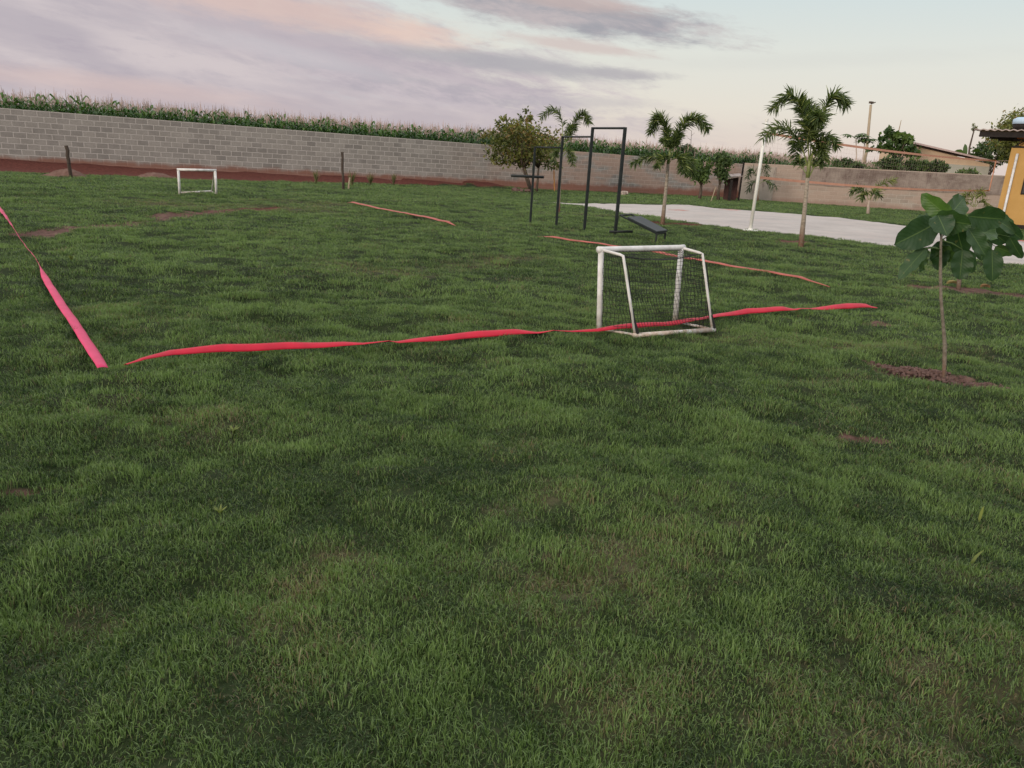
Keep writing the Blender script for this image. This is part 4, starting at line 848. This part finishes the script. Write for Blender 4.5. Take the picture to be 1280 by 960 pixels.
def vnet():
    zt = H + .035 * 0 + (atY(959, 165, pb.y).z - H); tl = pb.lerp(pt, .9); ztl = tl.z
    Y1 = H * 986 / 40.5 * .96; tr_ = atY(1245, 201, Y1); bl = atY(960, 222, pb.y); br = atY(1241, 238.5, Y1); tl = Vector((pt.x, pt.y, atY(957, 166, pb.y).z)); bl = Vector((pt.x - .02, pt.y, atY(955, 222, pb.y).z)); br.x = tr_.x
    c_ = (tl + br) / 2; rt_ = empty('volleyball_net', Vector((tl.x, tl.y, bl.z)), 'volleyball net with orange pink borders strung from the white pole towards the ochre house', 'net')
    def sag(a_, b_, k, s): return [a_.lerp(b_, i / k) - Vector((0, 0, s * 4 * (i / k) * (1 - i / k))) for i in range(k + 1)]
    T = sag(tl, tr_, 40, .10); B = sag(bl, br, 40, .10)
    for nm, P_, w_ in (('top_tape', T, .065), ('bottom_tape', B, .065)):
        m_ = MB()
        for i in range(40): pass
        side = Vector((0, 0, 1)); m_.strip([p for p in P_], [w_] * 41, side); 
        m_.strip([p + Vector((.004, .004, 0)) for p in P_], [w_] * 41, side); m_.build(nm, M_net, rt_)
    m_ = MB(); dd = (tr_ - tl).normalized(); m_.tube([tr_, br], .024, 6); m_.build('end_tape', M_net, rt_)
    m_ = MB(); n = 100
    def lerpP(P_, f): x = f * 40; i = min(int(x), 39); return P_[i].lerp(P_[i + 1], x - i)
    for i in range(1, n): a_, b_ = lerpP(T, i / n), lerpP(B, i / n); m_.tube([a_, b_], .0011, 3, cap=False)
    for j in range(1, 10):
        m_.tube([T[i].lerp(B[i], j / 10) for i in range(41)], .0011, 3, cap=False)
    m_.build('mesh', M_netm, rt_)
    m_ = MB(); hx = Vector((HB.x + .15, HB.y, tr_.z)); m_.tube([tr_, hx], .008, 5); m_.build('tie_cord', M_netm, rt_); m_ = MB(); m_.tube([br, Vector((HB.x + .1, HB.y, br.z + .1))], .006, 5); m_.build('tie_cord', M_netm, rt_)
vnet()

# ------------------------------------------------------------------ exercise station
def station():
    B = [on(at(*p)) for p in ((662.5, 280), (695.5, 282.8), (730.5, 288.5), (769, 294))]
    T = [atY(669.5, 183, B[0].y), atY(702.8, 170, B[1].y), atY(740.3, 159, B[2].y), atY(781, 159, B[3].y)]
    rt_ = empty('exercise_station', B[3], 'dark steel stepped pull-up bars with an inclined sit-up bench attached', 'exercise bars')
    for i in range(4):
        t = MB(); tp = Vector((B[i].x + (T[i].x - B[i].x) * .5, B[i].y, T[i].z)); T[i] = tp; R_ = (.026, .029, .032, .034)[i]
        t.box(((B[i].x + tp.x) / 2, B[i].y, (B[i].z + tp.z) / 2 - .05), (R_ * 1.8, R_ * 1.8, tp.z - B[i].z + .1), .25); t.build('post', M_black, rt_)
    def bar(a_, b_, r=.02): t = MB(); t.tube([a_, b_], r, 8); t.build('pull_up_bar', M_black, rt_, smooth=True)
    bar(Vector((T[2].x, T[2].y, T[2].z - .02)), Vector((T[3].x, T[3].y, T[3].z - .02)), .024)
    bar(Vector((T[1].x, T[1].y, T[1].z - .02)), Vector((T[2].x, T[2].y, T[1].z - .01))); bar(Vector((T[0].x, T[0].y, T[0].z - .02)), Vector((T[1].x, T[1].y, T[0].z)))
    a_ = atY(639, 219.5, B[0].y - .1); b_ = atY(679.5, 221.5, B[0].y + .1); t = MB(); d_ = b_ - a_; t.tube([a_, b_], .032, 8); t.build('dip_bar', M_black, rt_, smooth=True)
    a_ = atY(761.5, 289.5, B[3].y); b_ = atY(791, 289.5, B[3].y - .05); t = MB(); t.tube([a_, b_], .028, 8); t.build('foot_bar', M_black, rt_, smooth=True)
    # bench: low end on two legs, high end held at the tall post
    f1 = on(at(819.5, 304)); f2 = on(at(830.5, 302.5)); l1 = atY(821.5, 292, f1.y); l2 = atY(832.5, 290.5, f2.y); w = (f2 - f1); h0 = atY(775, 269, B[3].y + .02); h1 = h0 + Vector((w.x * 1.3, w.y * 1.2, 0))
    for q, l_ in ((f1, l1), (f2, l2)): t = MB(); t.tube([q - Vector((0, 0, .05)), Vector((q.x, q.y, l_.z))], .02, 8); t.build('leg', M_black, rt_)
    L1, L2 = Vector((f1.x, f1.y, l1.z)), Vector((f2.x, f2.y, l1.z)); fr = MB(); fr.tube([h0, L1], .02, 8); fr.tube([h1, L2], .02, 8); fr.tube([L1, L2], .02, 8); fr.tube([h0, h1], .02, 8); fr.tube([h0.lerp(L1, .2), h1.lerp(L2, .2)], .018, 8); fr.build('bench_frame', M_black, rt_)
    pd = MB(); a0, a1, c0, c1 = h0.lerp(L1, .24), h1.lerp(L2, .24), L1 + (L1 - h0) * .02, L2 + (L2 - h1) * .02; n_ = Vector((0, 0, 1)); lo, hi = .022, .062; e = (a1 - a0) * .1
    pd.add([a0 - e + n_ * lo, a1 + e + n_ * lo, c1 + e + n_ * lo, c0 - e + n_ * lo, a0 - e + n_ * hi, a1 + e + n_ * hi, c1 + e + n_ * hi, c0 - e + n_ * hi], [(3, 2, 1, 0), (4, 5, 6, 7), (0, 1, 5, 4), (2, 3, 7, 6), (1, 2, 6, 5), (3, 0, 4, 7)]); o = pd.build('bench_pad', M_pad, rt_)
    bv = o.modifiers.new('bevel', 'BEVEL'); bv.width = .012; bv.segments = 2
station()

# ------------------------------------------------------------------ goals
def goal_near():
    P1, P2 = on(at(749, 414)), on(at(843.5, 405)); R1, R2 = on(at(793.5, 423.5)), on(at(890.5, 411.5)); z1 = atY(751.5, 312, P1.y).z; z2 = atY(851.5, 309.5, P2.y).z
    T1 = atY(751.5, 312, P1.y); T2 = atY(851.5, 309.5, P2.y); rt_ = empty('mini_goal', P1, 'small white football goal seen from behind, with black net, on the near pink ribbon', 'goal')
    r = .026
    for a_, b_ in ((P1, T1), (P2, T2)):
        t = MB(); t.tube([a_ + Vector((0, 0, .01)), a_.lerp(b_, .5), b_], [r, r, r * 1.02], 14); t.build('post', M_white, rt_, smooth=True)
    t = MB(); d_ = (T2 - T1).normalized(); t.tube([T1 - d_ * .035, T1 + d_ * .02, T2 - d_ * .02, T2 + d_ * .035], [r * 1.12, r, r, r * 1.12], 14); t.build('crossbar', M_white, rt_, smooth=True)
    pr = .0125; bends = []
    for T_, bpx, R_, kn in ((T1, (779, 319.5), R1, (796, 420)), (T2, (878, 317), R2, (888, 409))):
        back = (R_ - (P1 if T_ is T1 else P2)); Yb = T_.y + back.y * .70; bd = atY(*bpx, Yb); E = Vector((R_.x, R_.y, R_.z + .03)); pts = [T_, T_.lerp(bd, .85), bd + Vector((0, 0, -.004)), bd.lerp(E, .08), bd.lerp(E, .5), E]
        bends.append((bd, E)); t = MB(); t.tube(pts, pr, 10); t.build('side_pipe', M_white, rt_, smooth=True)
    for a_, b_ in ((P1, R1), (P2, R2)):
        t = MB(); t.tube([a_ + Vector((0, 0, .045)), b_ + Vector((0, 0, .035))], pr, 10); t.build('base_pipe', M_white, rt_, smooth=True)
    t = MB(); d_ = (R2 - R1).normalized(); t.tube([R1 - d_ * .02 + Vector((0, 0, .03)), R2 + d_ * .03 + Vector((0, 0, .03))], r * .86, 14); t.build('rear_bar', M_white, rt_, smooth=True)
    (b1, e1), (b2, e2) = bends
    net = MB(); cr_ = .0021
    def grid(f, nu, nv, edge=False):
        K = 14
        for i in range(nu + 1): net.tube([f(i / nu, j / K) for j in range(K + 1)], cr_, 3, cap=False)
        for j in range(nv + 1): net.tube([f(i / K, j / nv) for i in range(K + 1)], cr_, 3, cap=False)
    def jig(p, s): return p + Vector((math.sin(p.z * 31 + p.x * 17), math.cos(p.x * 23 + p.z * 11), 0)) * s
    def back(u, v):   # u across, v down
        a_ = b1.lerp(b2, u) - Vector((0, 0, .05 * math.sin(math.pi * u))); b_ = e1.lerp(e2, u); p = a_.lerp(b_, v); p += Vector((-.10, .22, 0)) * math.sin(math.pi * u) * math.sin(math.pi * (.15 + v * .8)) * .35; return jig(p, .006)
    def top(u, v): a_ = T1.lerp(T2, u); b_ = b1.lerp(b2, u) - Vector((0, 0, .05 * math.sin(math.pi * u))); p = a_.lerp(b_, v); p.z -= .03 * math.sin(math.pi * v); return jig(p, .004)
    def side(T_, P_, b_, e_):
        def f(u, v): a_ = T_.lerp(P_, v); c_ = b_.lerp(e_, v); p = a_.lerp(c_, u); return jig(p, .008)
        return f
    grid(back, 26, 19); grid(top, 26, 7); grid(side(T1, P1, b1, e1), 9, 19); grid(side(T2, P2, b2, e2), 9, 19); net.build('net', M_cord, rt_)
    for b_, e_ in bends:      # bunched edge of the net hanging beside each side pipe
        t = MB(); pts = [b_.lerp(e_, f) + Vector((.012 + .014 * math.sin(f * 7) * 1, .01, 0)) for f in np.linspace(.12, .98, 14)]; t.tube(pts, [.004 + .016 * smooth(.3, .8, np.array(f)).item() + random.uniform(0, .003) for f in np.linspace(.12, .98, 14)], 7); t.build('net_hem', M_cord, rt_)
goal_near()
def goal_far():
    P1, P2 = on(at(224.8, 243.5)), on(at(270.6, 245)); z1 = atY(223.3, 212, P1.y).z; z2 = atY(269.8, 213, P2.y).z; T1 = Vector((P1.x, P1.y, z1)); T2 = Vector((P2.x, P2.y, z2)); R1, R2 = on(at(226, 239.5)), on(at(264, 241.8))
    R1, R2 = on(at(223.5, 241.3)), on(at(265, 242.8))
    rt_ = empty('mini_goal', P1, 'small white football goal far off in front of the block wall, seen from the front', 'goal'); r = .034
    for a_, b_ in ((P1, T1), (P2, T2)): t = MB(); t.tube([a_, b_], r, 12); t.build('post', M_white, rt_, smooth=True)
    t = MB(); d_ = (T2 - T1).normalized(); t.tube([T1 - d_ * .035, T2 + d_ * .035], r, 12); t.build('crossbar', M_white, rt_, smooth=True)
    for T_, R_, P_ in ((T1, R1, P1), (T2, R2, P2)):
        t = MB(); t.tube([T_, T_.lerp(R_, .25) + Vector((0, 0, .1)), R_ + Vector((0, 0, .03))], .014, 8); t.build('side_pipe', M_white, rt_, smooth=True)
        t = MB(); t.tube([P_ + Vector((0, 0, .03)), R_ + Vector((0, 0, .03))], .014, 8); t.build('base_pipe', M_white, rt_, smooth=True)
    t = MB(); t.tube([R1 + Vector((0, 0, .04)), R2 + Vector((0, 0, .04))], .032, 10); t.build('rear_bar', M_white, rt_, smooth=True)
goal_far()

# ------------------------------------------------------------------ ribbons marking the pitch
def ribbon(keys, width, m, label, lift=.05, n=240):
    """keys: (px, py, tilt in degrees, lift) along the ribbon; tilt 0 lies flat, 90 stands on edge"""
    P3 = [at(k[0], k[1], lift) for k in keys]; d = [0]
    for a_, b_ in zip(P3, P3[1:]): d.append(d[-1] + (b_ - a_).length)
    S = np.linspace(0, d[-1], n); X = np.interp(S, d, [p.x for p in P3]); Y = np.interp(S, d, [p.y for p in P3]); A = np.interp(S, d, [k[2] for k in keys]); Wd = np.interp(S, d, [(k[4] if len(k) > 4 else 1) * width for k in keys]); Lf = np.interp(S, d, [k[3] if len(k) > 3 else lift for k in keys])
    hh = height(X, Y); kk = max(3, int(1.2 / (d[-1] / n))) | 1; kk = min(kk * 2 + 1, (n // 3) | 1); hh = np.convolve(np.pad(hh, kk // 2, mode='edge'), np.ones(kk) / kk, 'valid')[:n]; Z = hh + Lf + .004 * np.sin(S * 5.1) + .002 * np.sin(S * 13)
    vs = []; C_ = 4
    for i in range(n):
        t = Vector((X[min(i + 1, n - 1)] - X[max(i - 1, 0)], Y[min(i + 1, n - 1)] - Y[max(i - 1, 0)], 0)).normalized(); s_ = Vector((-t.y, t.x, 0)); a_ = math.radians(A[i]); u = s_ * math.cos(a_) + Vector((0, 0, 1)) * math.sin(a_); nn = -s_ * math.sin(a_) + Vector((0, 0, 1)) * math.cos(a_)
        c_ = Vector((X[i], Y[i], Z[i] + Wd[i] * .5 * abs(math.sin(a_))))
        for j in range(C_ + 1): f = j / C_ - .5; vs.append(c_ + u * Wd[i] * f + nn * .006 * (1 - 4 * f * f))
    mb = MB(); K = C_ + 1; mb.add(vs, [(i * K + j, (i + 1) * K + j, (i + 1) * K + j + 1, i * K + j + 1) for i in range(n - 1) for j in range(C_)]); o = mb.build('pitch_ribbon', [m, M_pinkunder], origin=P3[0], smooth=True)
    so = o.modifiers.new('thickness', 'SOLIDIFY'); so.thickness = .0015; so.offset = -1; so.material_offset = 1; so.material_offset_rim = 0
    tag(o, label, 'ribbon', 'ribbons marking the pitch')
ribbon([(128.5, 459, 5, .05, .85), (118, 442, 5), (100, 413, 5), (75, 376, 3), (56, 347, 0, .05, .85), (50, 336, 75, .05, .25), (48, 332, 85, .05, .2), (44, 325, 60, .05, .35), (30, 305, 65, .05, .5), (18, 289, 80, .05, .25), (15, 285, 40, .05, .6), (2, 265, 10), (-60, 178 + 8, 5)][:12] + [(-25, 226, 5)], .072, M_pinkl, 'bright pink ribbon running away at the left edge of the lawn', n=260)
ribbon([(157, 457, -20, .035, .5), (178, 452, 5, .05, .6), (215, 445, 26, .055, .8), (280, 438.7, 40, .055, 1.0), (360, 434.3, 38, .055, .95), (430, 431.2, 20, .06, .85), (462, 429.8, -6, .065, .7), (485, 428.5, -22, .065, .7), (500, 427.5, 5, .06, .75), (540, 424.8, 28, .055, .9), (600, 421.3, 40, .055, 1.0), (645, 418.4, 34, .055, .9), (672, 416.8, 0, .06, .75), (690, 415.9, -22, .065, .75), (715, 415, 0, .06, .7), (747, 413.8, 20, .055, .7), (790, 409, 38, .05, .85), (832, 405, 30, .05, .8), (850, 403, 34, .05, .8), (878, 398.2, 5, .055, .8), (905, 394.4, 25, .05, .8), (935, 391.7, 42, .05, 1.0), (980, 388.7, 36, .05, .95), (998, 387.5, -10, .065, .75), (1010, 386.6, -5, .065, .75), (1030, 385.2, 30, .055, .9), (1060, 382.9, 46, .05, 1.1), (1085, 380.5, 35, .05, .9), (1097, 379.5, 10, .04, .4)], .068, M_pink, 'twisted bright pink ribbon crossing the lawn and passing under the near goal', n=520)
ribbon([(672, 293, 10, .02, .5), (690, 296, 25, .06), (760, 305, 15), (800, 311.5, 30, .06, 1.1), (850, 321, 25), (930, 336, 15), (1000, 348.5, 20), (1038, 356, 0, .02, .4)], .062, M_pink2, 'faded coral ribbon stretched behind the near goal towards the right', lift=.06, n=200)
ribbon([(434, 251.5, 5, .03, .6), (440, 252.5, 20, .07), (500, 265, 12), (560, 276, 20), (570, 278, 0, .02, .4)], .08, M_pink2, 'faded coral ribbon in the far lawn right of the middle wall post', lift=.07, n=120)
ribbon([(1262, 299.5, 20, .03), (1300, 304.5, 20, .03)], .08, M_pink2, 'short piece of red ribbon at the sand edge below the ochre house', lift=.03, n=20)

# ------------------------------------------------------------------ broad leaved saplings
def big_leaf(parent, node, base, tip, width, roll, tint, droop=.12, fold=.35, seed=0):
    """ovate leaf from base to tip; roll turns its face about its own axis"""
    r = random.Random(seed); ax = (tip - base); Ln = ax.length; ax.normalize(); up = Vector((0, 0, 1)); vw = (Vector((0, 0, H + .8)) - (base + tip) / 2).normalized(); s_ = ax.cross(vw).normalized(); s_ = Matrix.Rotation(roll, 3, ax) @ s_; nn = s_.cross(ax).normalized()
    NV, NU = 13, 8; vs = []; uv = []
    for i in range(NV + 1):
        v = i / NV; w = width * (math.sin(math.pi * (v ** .85)) ** .52 * (1 - .10 * v)) if 0 < v < 1 else .004
        for j in range(NU + 1):
            u = j / NU * 2 - 1; p = base + ax * Ln * v + s_ * u * w / 2 + nn * (fold * abs(u) * w * .42 - droop * Ln * (1.5 * v * v) + droop * Ln * .6 * v) + nn * .012 * math.sin(v * 19 + seed) * abs(u) ** 2
            vs.append(p); uv.append((j / NU, v))
    mb = MB(); mb.add(vs, [(i * (NU + 1) + j, i * (NU + 1) + j + 1, (i + 1) * (NU + 1) + j + 1, (i + 1) * (NU + 1) + j) for i in range(NV) for j in range(NU)], tint); mb.tube([node, node.lerp(base, .5) + Vector((0, 0, .01)), base], .0045, 5, .9)
    o = mb.build('leaf', M_bigleaf, parent, smooth=True); me = o.data; U = me.uv_layers.new(name='UVMap'); nuv = len(uv)
    for lp in me.loops: U.data[lp.index].uv = uv[lp.vertex_index] if lp.vertex_index < nuv else (.5, .5)
    return o
def sapling(px, py, stem_px, leaves, label, tr, seed=0):
    b = on(at(px, py)); rt_ = empty('broad_leaved_sapling', b, label, 'sapling', 'broad leaved saplings'); P = [b - Vector((0, 0, .05))] + [atY(x, y, b.y) for x, y in stem_px]; t = MB()
    k = len(P); t.tube(P, [tr * (1.15 - .5 * i / (k - 1)) * (1 + .12 * ((i * 7) % 3 - 1)) for i in range(k)], 9); 
    for x0, y0, x1, y1, d0, d1 in [l[7] for l in leaves if len(l) > 7]: t.tube([atY(x0, y0, b.y + d0), atY(x1, y1, b.y + d1)], [tr * .5, tr * .35], 6)
    t.build('stem', M_sapl, rt_, smooth=True)
    for i, l in enumerate(leaves):
        (nx, ny), (bx, by, bd), (tx, ty, td), w, roll, tint, droop = l[:7]; node = atY(nx, ny, b.y); big_leaf(rt_, node, atY(bx, by, b.y + bd), atY(tx, ty, b.y + td), w, math.radians(roll), tint, droop, seed=seed + i)
S1 = [(1180.5, 455), (1181, 432), (1178.5, 400), (1176, 370), (1175.5, 340), (1176, 310), (1177, 285)]
# leaf: stem node px, leaf base px + depth, leaf tip px + depth, width m, roll deg (0 faces the camera), tint, droop
sapling(1180.5, 474, S1, [
    ((1177, 292), (1190, 274, .02), (1151, 243, .12), .15, -25, .95, .05),
    ((1177, 290), (1184, 272, .05), (1207, 246, .22), .19, 30, .42, .05),
    ((1176, 296), (1170, 279, -.05), (1120, 306, -.10), .235, -22, .16, .10),
    ((1177, 293), (1168, 272, -.10), (1214, 282, -.24), .20, 35, .30, .08),
    ((1177, 293), (1172, 268, -.12), (1184, 294, -.26), .17, -10, .20, .05),
    ((1177, 292), (1210, 270, .02), (1258, 275, .05), .20, 25, .22, .06),
    ((1177, 300), (1210, 285, -.1), (1233, 320, -.14), .13, -20, .30, .05),
    ((1176, 312), (1157, 311, -.05), (1123, 348, -.10), .12, 20, .32, .05),
    ((1176, 312), (1160, 309, .05), (1150, 340, .08), .12, 50, .75, .05),
    ((1176, 305), (1180, 300, .12), (1172, 338, .16), .15, 20, .12, .06),
    ((1177, 300), (1203, 312, -.04), (1200, 350, -.05), .16, -15, .20, .05),
    ((1177, 296), (1196, 285, .12), (1204, 318, .14), .18, 15, .14, .05),
    ((1177, 292), (1212, 288, .15), (1250, 293, .25), .15, -20, .8, .05),
    ((1177, 290), (1172, 274, .1), (1140, 276, .2), .13, 50, .3, .06),
    ((1177, 300), (1176, 306, .1), (1190, 328, .12), .13, 30, .5, .05)],
    'slender speckled sapling with broad drooping dark leaves in a mulch patch, nearest the camera', .0135, 100)
sapling(1198, 363, [(1199, 348), (1204, 325), (1212, 300), (1218, 285)], [
    ((1218, 288), (1230, 282, 0), (1260, 306, .1), .26, 20, .16, .08),
    ((1218, 290), (1240, 312, -.1), (1241, 352, -.12), .27, -15, .2, .05),
    ((1218, 286), (1240, 272, .1), (1272, 290, .15), .26, -30, .35, .1),
    ((1218, 288), (1262, 296, 0), (1277, 324, 0), .20, 30, .16, .08),
    ((1218, 292), (1244, 308, .1), (1268, 318, .1), .20, 30, .5, .06),
    ((1214, 300), (1208, 306, .1), (1192, 334, .1), .24, 25, .18, .06),
    ((1218, 286), (1222, 272, .2), (1242, 262, .3), .24, 40, .6, .06),
    ((1218, 288), (1232, 294, .2), (1226, 326, .2), .26, 15, .12, .06),
    ((1210, 305), (1212, 312, .0), (1214, 342, 0), .22, 30, .16, .06),
    ((1218, 286), (1248, 276, .2), (1278, 300, .2), .22, 10, .12, .06)],
    'second broad leaved sapling standing behind the nearest one on bare soil', .03, 200)
def fallen_leaf(px, py, w, label, col):
    b = on(at(px, py), .02); mb = MB(); vs = []
    for i in range(7):
        f = i / 6; ww = w * .5 * math.sin(math.pi * min(.97, f + .03))
        for u in (-1, 0, 1): vs.append(b + Vector(((f - .5) * w * 1.6, u * ww, .035 * abs(u) + .02 * math.sin(f * 3))))
    mb.add(vs, [(i * 3 + j, i * 3 + j + 1, i * 3 + j + 4, i * 3 + j + 3) for i in range(6) for j in range(2)]); o = mb.build('fallen_leaf', col, origin=b); so = o.modifiers.new('t', 'SOLIDIFY'); so.thickness = .002; tag(o, label, 'leaf')
fallen_leaf(1189, 362, .11, 'yellow fallen leaf beside the stem of the second sapling', simple('yellow_dry_leaf', (.26, .23, .09), (.20, .15, .06), 8))
fallen_leaf(1230, 364.5, .09, 'brown fallen leaf on the bare soil right of the second sapling', simple('brown_dry_leaf', (.24, .15, .07), (.16, .10, .05), 8))

# mulch clods round the near sapling
mc = MB()
for i in range(420):
    f = random.random(); p = at(1105 + (1240 - 1105) * f, 457 + (487 - 457) * f); p = p + Vector((random.gauss(0, .05), random.gauss(0, .055), 0)); s_ = random.uniform(.012, .03); z = gz(p.x, p.y) + s_ * .3
    mc.box((p.x, p.y, z), (s_, s_ * .8, s_ * .7), mat=Matrix.Rotation(random.uniform(0, 3), 3, 'Z') @ Matrix.Rotation(random.uniform(0, 3), 3, 'X'))
tag(mc.build('mulch', M_mulch), 'reddish brown mulch crumbs round the stem of the near sapling', 'mulch', kind='stuff')

# weeds in the near lawn
def blade_weed(px, py, h, lean, label, n=1, m=M_palmyel, w=.012):
    b = on(at(px, py)); mb = MB()
    for i in range(n):
        a_ = random.uniform(0, 6.28) if n > 1 else 0; dx, dy = (math.cos(a_), math.sin(a_)) if n > 1 else (1, 0); mb.strip([b + Vector((dx * lean * f * f, dy * lean * f * f, h * (f - .25 * f * f * abs(lean) / h))) for f in (0, .3, .6, .85, 1)], [w * .6, w, w, w * .6, .001], Vector((-dy * .9, dx * .9, .1)) if n > 1 else Vector((.7, -.7, .1)), .5 + random.uniform(-.2, .3))
    o = mb.build('weed', m, origin=b); tag(o, label, 'weed', 'weeds in the near lawn')
blade_weed(1212, 712, .085, .035, 'pale bent grass blade weed near the right edge of the near lawn')
blade_weed(1223, 654, .08, .004, 'pale upright blade weed near the right edge, behind the bent one')
blade_weed(292, 545, .045, .035, 'bright green leafy weed in the middle left of the lawn', 9, w=.014)
blade_weed(275, 640, .045, .03, 'light green leafy weed left of centre in the near lawn', 8, w=.01)
blade_weed(90, 330, .1, .05, 'light green weed just right of the pink ribbon at left', 9, w=.015)
